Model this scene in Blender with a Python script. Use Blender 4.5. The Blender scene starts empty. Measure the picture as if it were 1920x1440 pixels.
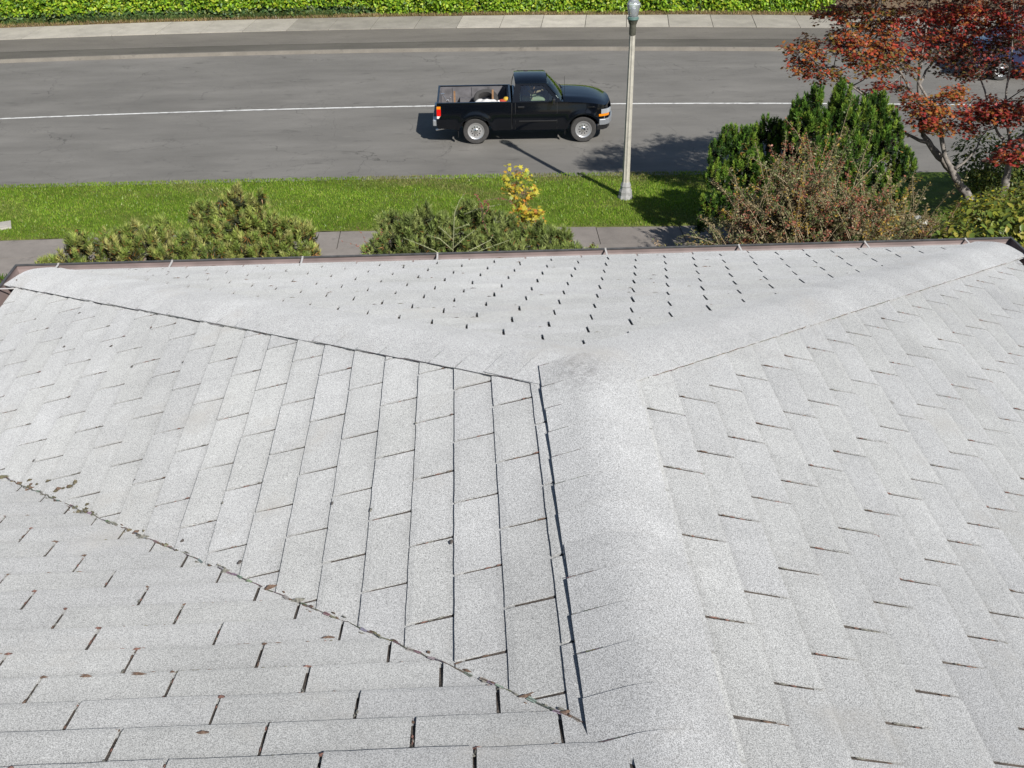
import bpy, bmesh, math, random
import numpy as np
from mathutils import Vector, Matrix

# ------------------------------------------------------------------ camera, sky, sun, exposure
S = bpy.context.scene
C = S.collection
CAMP = Vector((-0.35762, -3.06717, 1.76307))
CR = Matrix(((0.998927, 0.031596, -0.033863), (-0.045267, 0.51144, -0.858126), (-0.009794, 0.858738, 0.512321)))
cam = bpy.data.cameras.new('camera'); cam.lens = 39.6; cam.sensor_width = 36; cam.clip_start = 0.05; cam.clip_end = 2000
co = bpy.data.objects.new('camera', cam); C.objects.link(co)
co.matrix_world = Matrix.Translation(CAMP) @ CR.to_4x4()
S.camera = co
ELEV, AZ = math.radians(40), math.radians(151.8)          # azimuth from +Y towards +X
W = bpy.data.worlds.new('World'); S.world = W; W.use_nodes = True
wn = W.node_tree; wn.nodes.clear()
sky = wn.nodes.new('ShaderNodeTexSky'); sky.sky_type = 'NISHITA'; sky.sun_disc = False
sky.sun_elevation = ELEV; sky.sun_rotation = AZ; sky.air_density = 1.0; sky.dust_density = 0.6; sky.ozone_density = 1.5
bg = wn.nodes.new('ShaderNodeBackground'); bg.inputs[1].default_value = 0.06
wo = wn.nodes.new('ShaderNodeOutputWorld')
wn.links.new(sky.outputs[0], bg.inputs[0]); wn.links.new(bg.outputs[0], wo.inputs[0])
sl = bpy.data.lights.new('sun', 'SUN'); sl.energy = 4.6; sl.angle = math.radians(0.55); sl.color = (1.0, 0.965, 0.92)
so = bpy.data.objects.new('sun', sl); C.objects.link(so)
tosun = Vector((math.sin(AZ) * math.cos(ELEV), math.cos(AZ) * math.cos(ELEV), math.sin(ELEV)))
so.rotation_euler = tosun.to_track_quat('Z', 'Y').to_euler(); so.location = (10, -15, 30)
S.view_settings.view_transform = 'Standard'; S.view_settings.look = 'None'
S.view_settings.gamma = 1; S.view_settings.use_curve_mapping = False
S.view_settings.exposure = 0.42
S.cycles.max_bounces = 6; S.cycles.transparent_max_bounces = 12

F_PX = 2112.8
cr = CR @ Vector((1, 0, 0)); cu = CR @ Vector((0, 1, 0)); cf = CR @ Vector((0, 0, -1))
def at(x, y, Y):
    """where a sight line through the photograph meets the vertical plane at depth Y"""
    d = cf + cr * ((x - 960) / F_PX) - cu * ((y - 720) / F_PX)
    return CAMP + d * ((Y - CAMP.y) / d.y)

# ------------------------------------------------------------------ helpers
def mesh_obj(name, verts, faces, mat, parent=None, smooth=False, colors=None):
    me = bpy.data.meshes.new(name)
    me.from_pydata([tuple(v) for v in verts], [], faces)
    if colors is not None:
        ca = me.color_attributes.new('col', 'FLOAT_COLOR', 'POINT')
        arr = np.ones((len(verts), 4), np.float32); arr[:, :3] = np.asarray(colors, np.float32).reshape(-1, 3)
        ca.data.foreach_set('color', arr.ravel())
    if smooth: me.polygons.foreach_set('use_smooth', [True] * len(me.polygons))
    me.materials.append(mat); me.update()
    o = bpy.data.objects.new(name, me); C.objects.link(o)
    if parent is not None: o.parent = parent
    return o
def empty(name, loc=(0, 0, 0), rz=0, parent=None):
    o = bpy.data.objects.new(name, None); C.objects.link(o); o.empty_display_size = 0.2
    o.location = loc; o.rotation_euler = (0, 0, rz)
    if parent is not None: o.parent = parent
    return o
def tag(o, label=None, cat=None, group=None, kind=None):
    if label: o['label'] = label
    if cat: o['category'] = cat
    if group: o['group'] = group
    if kind: o['kind'] = kind
    return o
class MB:
    """collects boxes, prisms, tubes and lathes; build() links them as one mesh object"""
    def __init__(s): s.v = []; s.f = []
    def add(s, v, f):
        n = len(s.v); s.v += [tuple(p) for p in v]; s.f += [tuple(i + n for i in q) for q in f]; return s
    def box(s, a, b):
        x0, y0, z0 = a; x1, y1, z1 = b
        return s.add([(x0,y0,z0),(x1,y0,z0),(x1,y1,z0),(x0,y1,z0),(x0,y0,z1),(x1,y0,z1),(x1,y1,z1),(x0,y1,z1)],
                     [(3,2,1,0),(4,5,6,7),(0,1,5,4),(1,2,6,5),(2,3,7,6),(3,0,4,7)])
    def obox(s, c, ax, ay, az):
        c = Vector(c); ax = Vector(ax); ay = Vector(ay); az = Vector(az)
        v = [c + sx*ax + sy*ay + sz*az for sz in (-1,1) for sx, sy in ((-1,-1),(1,-1),(1,1),(-1,1))]
        return s.add(v, [(3,2,1,0),(4,5,6,7),(0,1,5,4),(1,2,6,5),(2,3,7,6),(3,0,4,7)])
    def lathe(s, prof, n=16, c=(0,0,0), axis='z', cap=True):
        v = []; f = []; m = len(prof)
        for i in range(n):
            a = 2*math.pi*i/n
            for r, z in prof:
                p = (r*math.cos(a), r*math.sin(a), z)
                if axis == 'y': p = (p[0], p[2], p[1])
                if axis == 'x': p = (p[2], p[0], p[1])
                v.append((p[0]+c[0], p[1]+c[1], p[2]+c[2]))
        for i in range(n):
            j = (i+1) % n
            for k in range(m-1): f.append((i*m+k, j*m+k, j*m+k+1, i*m+k+1))
        if cap:
            f.append(tuple(i*m for i in range(n))[::-1]); f.append(tuple(i*m+m-1 for i in range(n)))
        return s.add(v, f)
    def tube(s, pts, rad, n=6, cap=True):
        pts = [Vector(p) for p in pts]
        if not hasattr(rad, '__len__'): rad = [rad]*len(pts)
        v = []; f = []; ref = None
        for i, p in enumerate(pts):
            t = (pts[min(i+1, len(pts)-1)] - pts[max(i-1, 0)]).normalized()
            if ref is None: ref = Vector((0,0,1)) if abs(t.z) < .9 else Vector((1,0,0))
            a = (ref - t*ref.dot(t))
            a = a.normalized() if a.length > 1e-4 else t.orthogonal().normalized()
            ref = a; b = t.cross(a)
            for k in range(n):
                g = 2*math.pi*k/n; v.append(p + (a*math.cos(g) + b*math.sin(g))*rad[i])
        for i in range(len(pts)-1):
            for k in range(n):
                l = (k+1) % n; f.append((i*n+k, i*n+l, (i+1)*n+l, (i+1)*n+k))
        if cap: f.append(tuple(range(n))[::-1]); f.append(tuple((len(pts)-1)*n + k for k in range(n)))
        return s.add(v, f)
    def prism(s, poly, y0, y1):      # polygon in x,z swept along y
        n = len(poly); v = [(x, y0, z) for x, z in poly] + [(x, y1, z) for x, z in poly]
        f = [tuple(range(n)), tuple(range(n, 2*n))[::-1]] + [(i, i+n, (i+1) % n + n, (i+1) % n) for i in range(n)]
        return s.add(v, f)
    def build(s, name, mat, parent=None, smooth=False, angle=None, bevel=0):
        o = mesh_obj(name, s.v, s.f, mat, parent, smooth)
        me = o.data; bm = bmesh.new(); bm.from_mesh(me)
        bmesh.ops.recalc_face_normals(bm, faces=bm.faces)
        if angle:
            for e in bm.edges:
                if len(e.link_faces) == 2 and e.calc_face_angle(0) > math.radians(angle): e.smooth = False
            for q in bm.faces: q.smooth = True
        bm.to_mesh(me); bm.free()
        if bevel:
            m = o.modifiers.new('bevel', 'BEVEL'); m.width = bevel; m.segments = 2; m.limit_method = 'ANGLE'; m.angle_limit = math.radians(40)
        return o

# ------------------------------------------------------------------ materials
def newmat(name):
    m = bpy.data.materials.new(name); m.use_nodes = True
    nt = m.node_tree; b = nt.nodes['Principled BSDF']
    return m, nt, b
def simple(name, col, rough=.6, metal=0, coat=0, spec=.5, var=0.0, vscale=8, bump=0, bscale=60, trans=0, emit=None):
    m, nt, b = newmat(name)
    b.inputs['Base Color'].default_value = (*col, 1); b.inputs['Roughness'].default_value = rough
    b.inputs['Metallic'].default_value = metal; b.inputs['Coat Weight'].default_value = coat
    b.inputs['Specular IOR Level'].default_value = spec; b.inputs['Transmission Weight'].default_value = trans
    tc = nt.nodes.new('ShaderNodeTexCoord')
    if var:
        n = nt.nodes.new('ShaderNodeTexNoise'); n.inputs['Scale'].default_value = vscale; n.inputs['Detail'].default_value = 6
        nt.links.new(tc.outputs['Object'], n.inputs['Vector'])
        h = nt.nodes.new('ShaderNodeMapRange'); h.inputs[1].default_value = .3; h.inputs[2].default_value = .7
        h.inputs[3].default_value = 1-var; h.inputs[4].default_value = 1+var
        mx = nt.nodes.new('ShaderNodeVectorMath'); mx.operation = 'SCALE'; mx.inputs[0].default_value = col
        nt.links.new(n.outputs[0], h.inputs[0]); nt.links.new(h.outputs[0], mx.inputs['Scale'])
        nt.links.new(mx.outputs[0], b.inputs['Base Color'])
    if bump:
        n = nt.nodes.new('ShaderNodeTexNoise'); n.inputs['Scale'].default_value = bscale; n.inputs['Detail'].default_value = 4
        nt.links.new(tc.outputs['Object'], n.inputs['Vector'])
        bp = nt.nodes.new('ShaderNodeBump'); bp.inputs['Strength'].default_value = bump; bp.inputs['Distance'].default_value = .01
        nt.links.new(n.outputs[0], bp.inputs['Height']); nt.links.new(bp.outputs[0], b.inputs['Normal'])
    return m
class NT:
    """tiny node-graph helper"""
    def __init__(s, nt): s.nt = nt; s.pos = nt.nodes.new('ShaderNodeNewGeometry').outputs['Position']
    def L(s, a, b): s.nt.links.new(a, b)
    def n(s, t): return s.nt.nodes.new('ShaderNode'+t)
    def noise(s, scale, detail=4, rough=.5, vec=None, dist=0):
        n = s.n('TexNoise'); n.inputs['Scale'].default_value = scale; n.inputs['Detail'].default_value = detail
        n.inputs['Roughness'].default_value = rough; n.inputs['Distortion'].default_value = dist
        s.L(vec if vec is not None else s.pos, n.inputs['Vector']); return n.outputs[0]
    def mapv(s, scale, vec=None, loc=(0,0,0)):
        n = s.n('Mapping'); n.inputs['Scale'].default_value = scale; n.inputs['Location'].default_value = loc
        s.L(vec if vec is not None else s.pos, n.inputs['Vector']); return n.outputs[0]
    def rng(s, x, a, b, c, d):
        n = s.n('MapRange'); n.inputs[1].default_value = a; n.inputs[2].default_value = b; n.inputs[3].default_value = c; n.inputs[4].default_value = d
        s.L(x, n.inputs[0]); return n.outputs[0]
    def math(s, op, a, b):
        n = s.n('Math'); n.operation = op
        for i, x in enumerate((a, b)):
            if isinstance(x, (int, float)): n.inputs[i].default_value = x
            else: s.L(x, n.inputs[i])
        return n.outputs[0]
    def mix(s, fac, a, b, mode='MIX'):
        n = s.n('Mix'); n.data_type = 'RGBA'; n.blend_type = mode
        for i, x in ((0, fac), (6, a), (7, b)):
            if isinstance(x, (int, float)): n.inputs[i].default_value = x
            elif isinstance(x, tuple): n.inputs[i].default_value = (*x, 1)
            else: s.L(x, n.inputs[i])
        return n.outputs[2]
    def scale(s, col, f):
        n = s.n('VectorMath'); n.operation = 'SCALE'
        if isinstance(col, tuple): n.inputs[0].default_value = col
        else: s.L(col, n.inputs[0])
        s.L(f, n.inputs['Scale']); return n.outputs[0]
    def bump(s, h, strength, dist, b):
        n = s.n('Bump'); n.inputs['Strength'].default_value = strength; n.inputs['Distance'].default_value = dist
        s.L(h, n.inputs['Height']); s.L(n.outputs[0], b.inputs['Normal'])

def shingle_material():
    m, nt, b = newmat('weathered_white_granules'); g = NT(nt)
    at_ = g.n('Attribute'); at_.attribute_name = 'col'
    fine = g.noise(400, 2, .65); fine2 = g.noise(170, 3, .7)
    sp = g.rng(fine, .40, .58, .52, 1.13)
    sp2 = g.rng(fine2, .34, .55, .84, 1.05)
    big = g.rng(g.noise(1.1, 6, .68), .3, .7, .86, 1.07)
    mid = g.rng(g.noise(7, 6, .7), .3, .7, .93, 1.05)
    f = g.math('MULTIPLY', g.math('MULTIPLY', sp, sp2), g.math('MULTIPLY', big, mid))
    col = g.scale(at_.outputs['Color'], f)
    # worn patches where granules have gone and brownish dirt streaks
    worn = g.rng(g.noise(2.6, 6, .65, g.mapv((1,1,1), loc=(3,7,1))), .58, .72, 0, .5)
    col = g.mix(worn, col, (.31, .30, .28))
    # small round lichen and tar spots
    vo = g.n('TexVoronoi'); vo.inputs['Scale'].default_value = 2.3; g.L(g.mapv((1,1,1), loc=(.4,.2,0)), vo.inputs['Vector'])
    # dark bare patch where the ridge meets the hips
    dv_ = g.n('VectorMath'); dv_.operation = 'DISTANCE'; g.L(g.pos, dv_.inputs[0]); dv_.inputs[1].default_value = (-.03, -.06, .02)
    pm = g.math('MULTIPLY', g.rng(dv_.outputs['Value'], .02, .15, 1, 0), g.rng(g.noise(45, 5, .75), .42, .62, 0, .75))
    col = g.mix(pm, col, (.15, .148, .145))
    spot = g.rng(vo.outputs['Distance'], .022, .034, .55, 0)
    col = g.mix(spot, col, (.14, .135, .12))
    g.L(col, b.inputs['Base Color'])
    b.inputs['Roughness'].default_value = .72; b.inputs['Specular IOR Level'].default_value = .35; b.inputs['Diffuse Roughness'].default_value = 1.0
    g.bump(fine, .55, .0022, b)
    return m
M_SH = shingle_material()

def foliage(name, trans=.25, rough=.5, sat=1.0):
    m, nt, b = newmat(name); g = NT(nt)
    a = g.n('Attribute'); a.attribute_name = 'col'
    f = g.rng(g.noise(9, 3), .3, .7, .8, 1.2)
    col = g.scale(a.outputs['Color'], f)
    g.L(col, b.inputs['Base Color']); b.inputs['Roughness'].default_value = rough; b.inputs['Specular IOR Level'].default_value = .35
    t = g.n('BsdfTranslucent'); g.L(g.scale(a.outputs['Color'], g.rng(f, 0, 2, 1.4, 1.4)), t.inputs['Color'])
    mx = g.n('MixShader'); mx.inputs[0].default_value = trans
    out = nt.nodes['Material Output']
    g.L(b.outputs[0], mx.inputs[1]); g.L(t.outputs[0], mx.inputs[2]); g.L(mx.outputs[0], out.inputs['Surface'])
    return m
M_LEAF = foliage('leaf_foliage', .3, .42); M_NEEDLE = foliage('needle_foliage', .15, .5)
M_BARK = simple('pale_lichen_bark', (.20, .18, .158), .85, var=.45, vscale=14, bump=.7, bscale=40)
M_TWIG = simple('brown_twig', (.16, .12, .085), .8, var=.3, vscale=10)
M_DARKWOOD = simple('dark_inner_branches', (.06, .045, .032), .9, var=.3)

def asphalt(name, base, lane=True, cracks=.9):
    m, nt, b = newmat(name); g = NT(nt)
    agg = g.rng(g.noise(120, 3, .7), .3, .7, .82, 1.18)
    streak = g.rng(g.noise(1.0, 6, .62, g.mapv((.35, 1.2, 1))), .32, .68, .86, 1.12)
    patch = g.rng(g.noise(.55, 5, .6, g.mapv((.5, 1, 1), loc=(5,2,0))), .35, .65, .90, 1.08)
    f = g.math('MULTIPLY', g.math('MULTIPLY', agg, streak), patch)
    col = g.scale(base, f)
    # oil spots and drips
    oil = g.rng(g.noise(2.4, 4, .6, g.mapv((.5, 1.6, 1), loc=(9,1,0))), .62, .76, 0, .6)
    col = g.mix(oil, col, tuple(c*.42 for c in base))
    pale = g.rng(g.noise(1.7, 5, .7, g.mapv((.5, 1.3, 1), loc=(1,9,0))), .62, .8, 0, .3)
    col = g.mix(pale, col, tuple(c*1.5 for c in base))
    # cracks: warped voronoi borders, kept only in some areas
    wv = g.n('VectorMath'); wv.operation = 'ADD'
    ns = g.n('TexNoise'); ns.inputs['Scale'].default_value = 1.4; ns.inputs['Detail'].default_value = 5; g.L(g.pos, ns.inputs['Vector'])
    sc = g.n('VectorMath'); sc.operation = 'SCALE'; sc.inputs['Scale'].default_value = 1.0
    g.L(ns.outputs['Color'], sc.inputs[0]); g.L(g.pos, wv.inputs[0]); g.L(sc.outputs[0], wv.inputs[1])
    for scale, w, loc, fac in ((.42, .007, (0,0,0), cracks*.8), (1.25, .008, (4,3,0), cracks*.45), (.8, .008, (7,1,0), cracks*.5)):
        vo = g.n('TexVoronoi'); vo.feature = 'DISTANCE_TO_EDGE'; vo.inputs['Scale'].default_value = scale
        mp = g.mapv((1, .8, 1), wv.outputs[0], loc); g.L(mp, vo.inputs['Vector'])
        ck = g.rng(vo.outputs['Distance'], 0, w, fac, 0)
        mask = g.rng(g.noise(.5, 3, .5, g.mapv((1,1,1), loc=loc)), .45, .62, 0, 1)
        col = g.mix(g.math('MULTIPLY', ck, mask), col, tuple(c*.33 for c in base))
    g.L(col, b.inputs['Base Color']); b.inputs['Roughness'].default_value = .82; b.inputs['Specular IOR Level'].default_value = .3
    g.bump(g.noise(90, 3, .7), .5, .006, b)
    return m
M_ROAD = asphalt('worn_grey_asphalt', (.172, .164, .148))
M_SHOULD = asphalt('shoulder_asphalt', (.158, .145, .125), cracks=.4)
M_SHOULD2 = asphalt('darker_asphalt', (.108, .10, .085), cracks=.3)
def concrete(name, base, stain=.3):
    m, nt, b = newmat(name); g = NT(nt)
    a = g.n('Attribute'); a.attribute_name = 'col'
    f = g.math('MULTIPLY', g.rng(g.noise(70, 3, .7), .3, .7, .88, 1.12), g.rng(g.noise(1.6, 6, .65), .3, .7, .82, 1.15))
    col = g.scale(g.mix(1.0, a.outputs['Color'], base, 'MULTIPLY'), f)
    st = g.rng(g.noise(3.5, 5, .7, g.mapv((1,1,1), loc=(2,2,2))), .58, .75, 0, stain)
    col = g.mix(st, col, tuple(c*.5 for c in base))
    g.L(col, b.inputs['Base Color']); b.inputs['Roughness'].default_value = .85; b.inputs['Specular IOR Level'].default_value = .3
    g.bump(g.noise(60, 4, .7), .4, .004, b)
    return m
M_CONC = concrete('weathered_concrete', (.40, .375, .33))
M_CONC2 = concrete('grey_concrete', (.22, .20, .18), .6)
M_KERB = concrete('kerb_concrete', (.215, .195, .165), .9)
def grass_material():
    m, nt, b = newmat('mown_grass'); g = NT(nt)
    a = g.n('Attribute'); a.attribute_name = 'col'
    f = g.math('MULTIPLY', g.rng(g.noise(26, 6, .75, g.mapv((1, 2.2, 1))), .3, .7, .62, 1.38), g.rng(g.noise(1.6, 4, .6, g.mapv((.7, 1.6, 1))), .3, .7, .75, 1.25))
    col = g.scale(a.outputs['Color'], f)
    dry = g.rng(g.noise(1.1, 6, .7, g.mapv((.6, 1.4, 1), loc=(3,3,0))), .52, .70, 0, .6)
    col = g.mix(dry, col, (.215, .20, .07))
    g.L(col, b.inputs['Base Color']); b.inputs['Roughness'].default_value = .75; b.inputs['Specular IOR Level'].default_value = .2
    g.bump(g.noise(45, 5, .8, g.mapv((1, 1.8, 1))), 1.0, .05, b)
    return m
M_GRASS = grass_material()
def soil_material(name, c1, c2):
    m, nt, b = newmat(name); g = NT(nt)
    col = g.mix(g.rng(g.noise(7, 7, .75), .35, .65, 0, 1), c1, c2)
    g.L(col, b.inputs['Base Color']); b.inputs['Roughness'].default_value = .95
    g.bump(g.noise(35, 5, .8), 1, .03, b); return m
M_SOIL = soil_material('dry_soil', (.24, .16, .085), (.12, .085, .05))
M_MULCH = soil_material('bark_mulch', (.13, .085, .05), (.05, .035, .022))
def paint_line():
    m, nt, b = newmat('worn_white_road_paint'); g = NT(nt)
    w = g.rng(g.noise(5, 6, .8, g.mapv((1, 3, 1))), .50, .60, 0, .9)
    col = g.mix(w, (.70, .70, .67), (.24, .23, .22))
    g.L(col, b.inputs['Base Color']); b.inputs['Roughness'].default_value = .7; return m
M_LINE = paint_line()
M_GUT = simple('brown_painted_gutter', (.20, .155, .145), .55, var=.25, vscale=6)
M_GUTLIP = simple('dark_gutter_lip', (.075, .075, .075), .45, var=.3, vscale=20)
M_STRAP = simple('pale_metal_strap', (.52, .50, .47), .4)
M_WALL = simple('cream_wall_siding', (.5, .47, .4), .8, var=.08)
M_SOFFIT = simple('soffit_board', (.45, .43, .38), .8)
M_DECK = simple('dark_underlay', (.085, .070, .058), .95, var=.5, vscale=25, bump=.5, bscale=120)

# ------------------------------------------------------------------ the setting
def ext(poly, x, lim=18.0):      # measured line, continued straight outside the part measured
    a, b, c = poly
    if abs(x) <= lim: return a*x*x + b*x + c
    xs = math.copysign(lim, x)
    return a*xs*xs + b*xs + c + (2*a*xs + b)*(x-xs)
P_CENTRE = (-.00332, -.02813, 29.235); P_FAR = (-.0037, -.044, 35.31); P_DL = (-.0025, -.03, 36.25)
P_SWN = (-.0037, -.0414, 38.15); P_SWF = (-.0037, -.040, 39.95); P_HEDGE = (-.003, -.036, 40.35)
P_NEAR = (-.00109, -.02299, 22.974); P_GN = (-.0022, -.02699, 19.67)
def off(p, d): return (p[0], p[1], p[2]+d)
def strip(name, p0, p1, z, mat, x0=-60, x1=60, step=1.5, z1=None, ny=1, col=(1,1,1), parent=None, kind='structure', jit=0, seed=0):
    rnd = random.Random(seed); v = []; f = []; n = int((x1-x0)/step)+1; z1 = z if z1 is None else z1
    for i in range(n+1):
        x = x0 + (x1-x0)*i/n; a = ext(p0, x); b = ext(p1, x)
        for k in range(ny+1):
            t = k/ny; y = a + (b-a)*t
            if k in (0, ny) and jit: y += rnd.uniform(-jit, jit)
            v.append((x, y, z + (z1-z)*t))
    for i in range(n):
        for k in range(ny):
            q = i*(ny+1)+k; f.append((q, q+ny+1, q+ny+2, q+1))
    o = mesh_obj(name, v, f, mat, parent, colors=np.tile(col, (len(v), 1)))
    if parent is None: o['kind'] = kind
    return o
Z = -8.05
gp = mesh_obj('ground', [(-300,-200,-8.3),(300,-200,-8.3),(300,500,-8.3),(-300,500,-8.3)], [(0,1,2,3)], M_GRASS, colors=[(.06,.10,.02)]*4); gp['kind'] = 'structure'
strip('road', off(P_NEAR, -.03), off(P_FAR, .02), Z, M_ROAD, ny=1)
strip('lane_marking', off(P_CENTRE, -.05), off(P_CENTRE, .05), Z+.004, M_LINE, jit=.006)
def kerb(name, p, w, z0, z1, x0=-60, x1=60):
    v = []; f = []; n = int((x1-x0)/1.5)
    rnd = random.Random(5)
    for i in range(n+1):
        x = x0 + (x1-x0)*i/n; y = ext(p, x); j = rnd.uniform(-.008, .008)
        v += [(x, y+j, z0), (x, y+.012+j, z1), (x, y+w, z1), (x, y+w, z0)]
    for i in range(n):
        for k in range(3): f.append((i*4+k, i*4+k+1, i*4+k+5, i*4+k+4))
    o = mesh_obj(name, v, f, M_KERB, colors=np.tile((1,1,1), (len(v), 1))); o['kind'] = 'structure'; return o
kerb('kerb', P_FAR, .11, Z-.05, Z+.11)
kn = kerb('kerb', off(P_NEAR, -.13), .13, Z-.05, Z+.08)
strip('road_shoulder', off(P_FAR, .112), off(P_DL, 0), Z+.106, M_SHOULD2)
strip('footpath', off(P_DL, 0.002), off(P_SWN, -.01), Z+.11, M_SHOULD)
strip('hedge_verge', off(P_SWF, .02), off(P_HEDGE, 4), Z+.118, M_SOIL)
# far pavement of separate slabs
pav = strip('pavement', off(P_SWN, .01), off(P_SWF, 0), Z+.07, M_SOIL)
rnd = random.Random(3)
x = -31.0
while x < 24:
    w = 1.52 + rnd.uniform(-.05, .05)
    t = rnd.uniform(.80, .98); 
    if -8 < x < -.6: t = .70
    if -.9 < x < 6: t = rnd.uniform(1.02, 1.14)
    if x > 6.2: t = rnd.uniform(.74, .86)
    if x < -12: t = rnd.uniform(.95, 1.1)
    a = x+.010; b = x+w-.010; sk = .12
    z = Z+.128 + rnd.uniform(-.006, .008)
    p = [(a-sk, ext(P_SWN, a)), (b-sk, ext(P_SWN, b)), (b+sk, ext(P_SWF, b)), (a+sk, ext(P_SWF, a))]
    v = [(q[0], q[1], z) for q in p] + [(q[0], q[1], z-.05) for q in p]
    mesh_obj('slab', v, [(0,1,2,3), (0,4,5,1), (1,5,6,2), (2,6,7,3), (3,7,4,0)], M_CONC, pav, colors=[(t, t*.99, t*.96)]*8)
    x += w
# near pavement, two rows of slabs
pav2 = strip('pavement', (-.0022, -.02699, 17.85), off(P_GN, 0), Z+.12, M_SOIL)
pav2b = pav2
for row, (a0, a1) in enumerate((((-.0022, -.02699, 17.86), (-.0022, -.0255, 18.73)), ((-.0022, -.0255, 18.755), off(P_GN, -.005)))):
    x = -22.0 + row*.4
    while x < 16:
        w = 1.85 + rnd.uniform(-.04, .04); t = rnd.uniform(.92, 1.06); a = x+.008; b = x+w-.008
        z = Z+.192 + rnd.uniform(-.006, .006)
        p = [(a, ext(a0, a)), (b, ext(a0, b)), (b, ext(a1, b)), (a, ext(a1, a))]
        v = [(q[0], q[1], z) for q in p] + [(q[0], q[1], z-.06) for q in p]
        mesh_obj('slab', v, [(0,1,2,3), (0,4,5,1), (1,5,6,2), (2,6,7,3), (3,7,4,0)], M_CONC2, pav2, colors=[(t, t*.985, t*.97)]*8)
        x += w
# lawn strip between road and pavement
def lawn():
    v = []; f = []; col = []; x0, x1, n, ny = -40, 40, 320, 14
    rnd = random.Random(8)
    for i in range(n+1):
        x = x0 + (x1-x0)*i/n
        a = ext(off(P_GN, .0), x) + rnd.uniform(-.03, .03); b = ext(P_NEAR, x) + rnd.uniform(-.035, .035)
        for k in range(ny+1):
            t = k/ny; y = a + (b-a)*t
            z = Z+.195 + .035*math.sin(math.pi*t)**.6 + rnd.uniform(-.006, .006)
            if k == 0: z = Z+.19
            if k == ny: z = Z+.085
            v.append((x, y, z))
            c = np.array((.13, .205, .022))
            d = max(0, 1-abs(t-1)/.10)*.75*(.5+.5*math.sin(x*1.3+1)*math.sin(x*.37)) + max(0, 1-t/.08)*.6
            if x > -4 and x < 4: d += max(0, 1-abs(t-.9)/.25)*.35
            col.append(c*(1-d) + np.array((.22, .20, .08))*d)
    for i in range(n):
        for k in range(ny):
            q = i*(ny+1)+k; f.append((q, q+ny+1, q+ny+2, q+1))
    o = mesh_obj('lawn', v, f, M_GRASS, smooth=True, colors=col); o['kind'] = 'structure'
lawn()
# grass blades over the lawn (uncountable)
def blades(name, n, xr, yfun, z, h, cols, seed, w=.011, mottled=False):
    r = np.random.default_rng(seed)
    x = r.uniform(*xr, n); t = r.uniform(0, 1, n); y0, y1 = yfun(x); y = y0 + (y1-y0)*t
    zz = z + .035*np.sin(np.pi*np.clip(t, 0, 1))**.6
    an = r.uniform(0, 2*np.pi, n); hh = h*r.uniform(.5, 1.3, n)
    lx = r.normal(0, .35, n)*hh; ly = r.normal(0, .35, n)*hh
    v = np.zeros((n, 3, 3)); dx = np.cos(an)*w; dy = np.sin(an)*w
    v[:, 0] = np.c_[x-dx, y-dy, zz-.01]; v[:, 1] = np.c_[x+dx, y+dy, zz-.01]; v[:, 2] = np.c_[x+lx, y+ly, zz+hh]
    cc = np.array(cols)[r.integers(0, len(cols), n)]*r.uniform(.75, 1.25, (n, 1))
    pt = .5*np.sin(x*.9 + 2*np.sin(y*1.7)) + .3*np.sin(x*2.7 + y*3.1) + .2*np.sin(x*7.1 - y*5.3); cc = cc*(1 + .22*pt)[:, None]
    if mottled:
        dd = np.clip((np.sin(x*.55+1.9)*np.sin(x*1.7+y*2.4) + .9*(np.abs(t-.9) < .1+.08*np.sin(x*2)) * (np.abs(x-.5) < 3.4) - .25)*1.0, 0, .85)*(r.random(n) < .8)
        cc = cc*(1-dd)[:, None] + np.array([.23, .21, .085])*dd[:, None]
    me = bpy.data.meshes.new(name); me.vertices.add(3*n); me.vertices.foreach_set('co', v.ravel())
    me.loops.add(3*n); me.loops.foreach_set('vertex_index', np.arange(3*n)); me.polygons.add(n)
    me.polygons.foreach_set('loop_start', np.arange(0, 3*n, 3)); me.polygons.foreach_set('loop_total', np.full(n, 3))
    me.update(calc_edges=True)
    ca = me.color_attributes.new('col', 'FLOAT_COLOR', 'POINT'); ca.data.foreach_set('color', np.c_[np.repeat(cc, 3, 0), np.ones(3*n)].astype(np.float32).ravel())
    me.materials.append(M_LEAF); o = bpy.data.objects.new(name, me); C.objects.link(o); return o
vx = np.vectorize(lambda x, a, b, c: ext((a, b, c), x))
g1 = blades('grass', 90000, (-13, 9), lambda x: (vx(x, *P_GN)+.02, vx(x, *P_NEAR)-.01), Z+.20, .04,
            [(.16,.27,.022), (.19,.30,.028), (.13,.24,.02), (.22,.31,.035), (.28,.31,.07)], 1, mottled=True)
tag(g1, 'short mown green grass of the verge beside the road', 'grass', kind='stuff')
# yard between pavement and house
def yard():
    v = []; f = []; n, m = 60, 20; r = random.Random(2)
    for i in range(n+1):
        x = -30 + 50*i/n
        for k in range(m+1):
            y = 2.2 + (ext((-.0022, -.02699, 17.84), x)-2.2)*k/m
            z = Z+.17 + (1-k/m)*.5 + (r.uniform(-.05, .05) if 0 < k < m else 0)
            v.append((x, y, z))
    for i in range(n):
        for k in range(m):
            q = i*(m+1)+k; f.append((q, q+m+1, q+m+2, q+1))
    o = mesh_obj('garden_bed', v, f, M_MULCH, smooth=True); o['kind'] = 'structure'
yard()
g2 = blades('grass', 24000, (-16, -7.2), lambda x: (x*0+12.5, vx(x, -.0022, -.02699, 17.84)), Z+.2, .09, [(.08,.15,.02), (.10,.16,.03), (.06,.12,.02)], 4, w=.02)
tag(g2, 'green grass at the left corner of the front garden', 'grass', kind='stuff')
uc = MB().box((-.28, -.2, 0), (.28, .2, .05)).box((-.20, -.13, .05), (.20, .13, .062)).build('utility_cover', M_CONC, None, bevel=.01)
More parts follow.
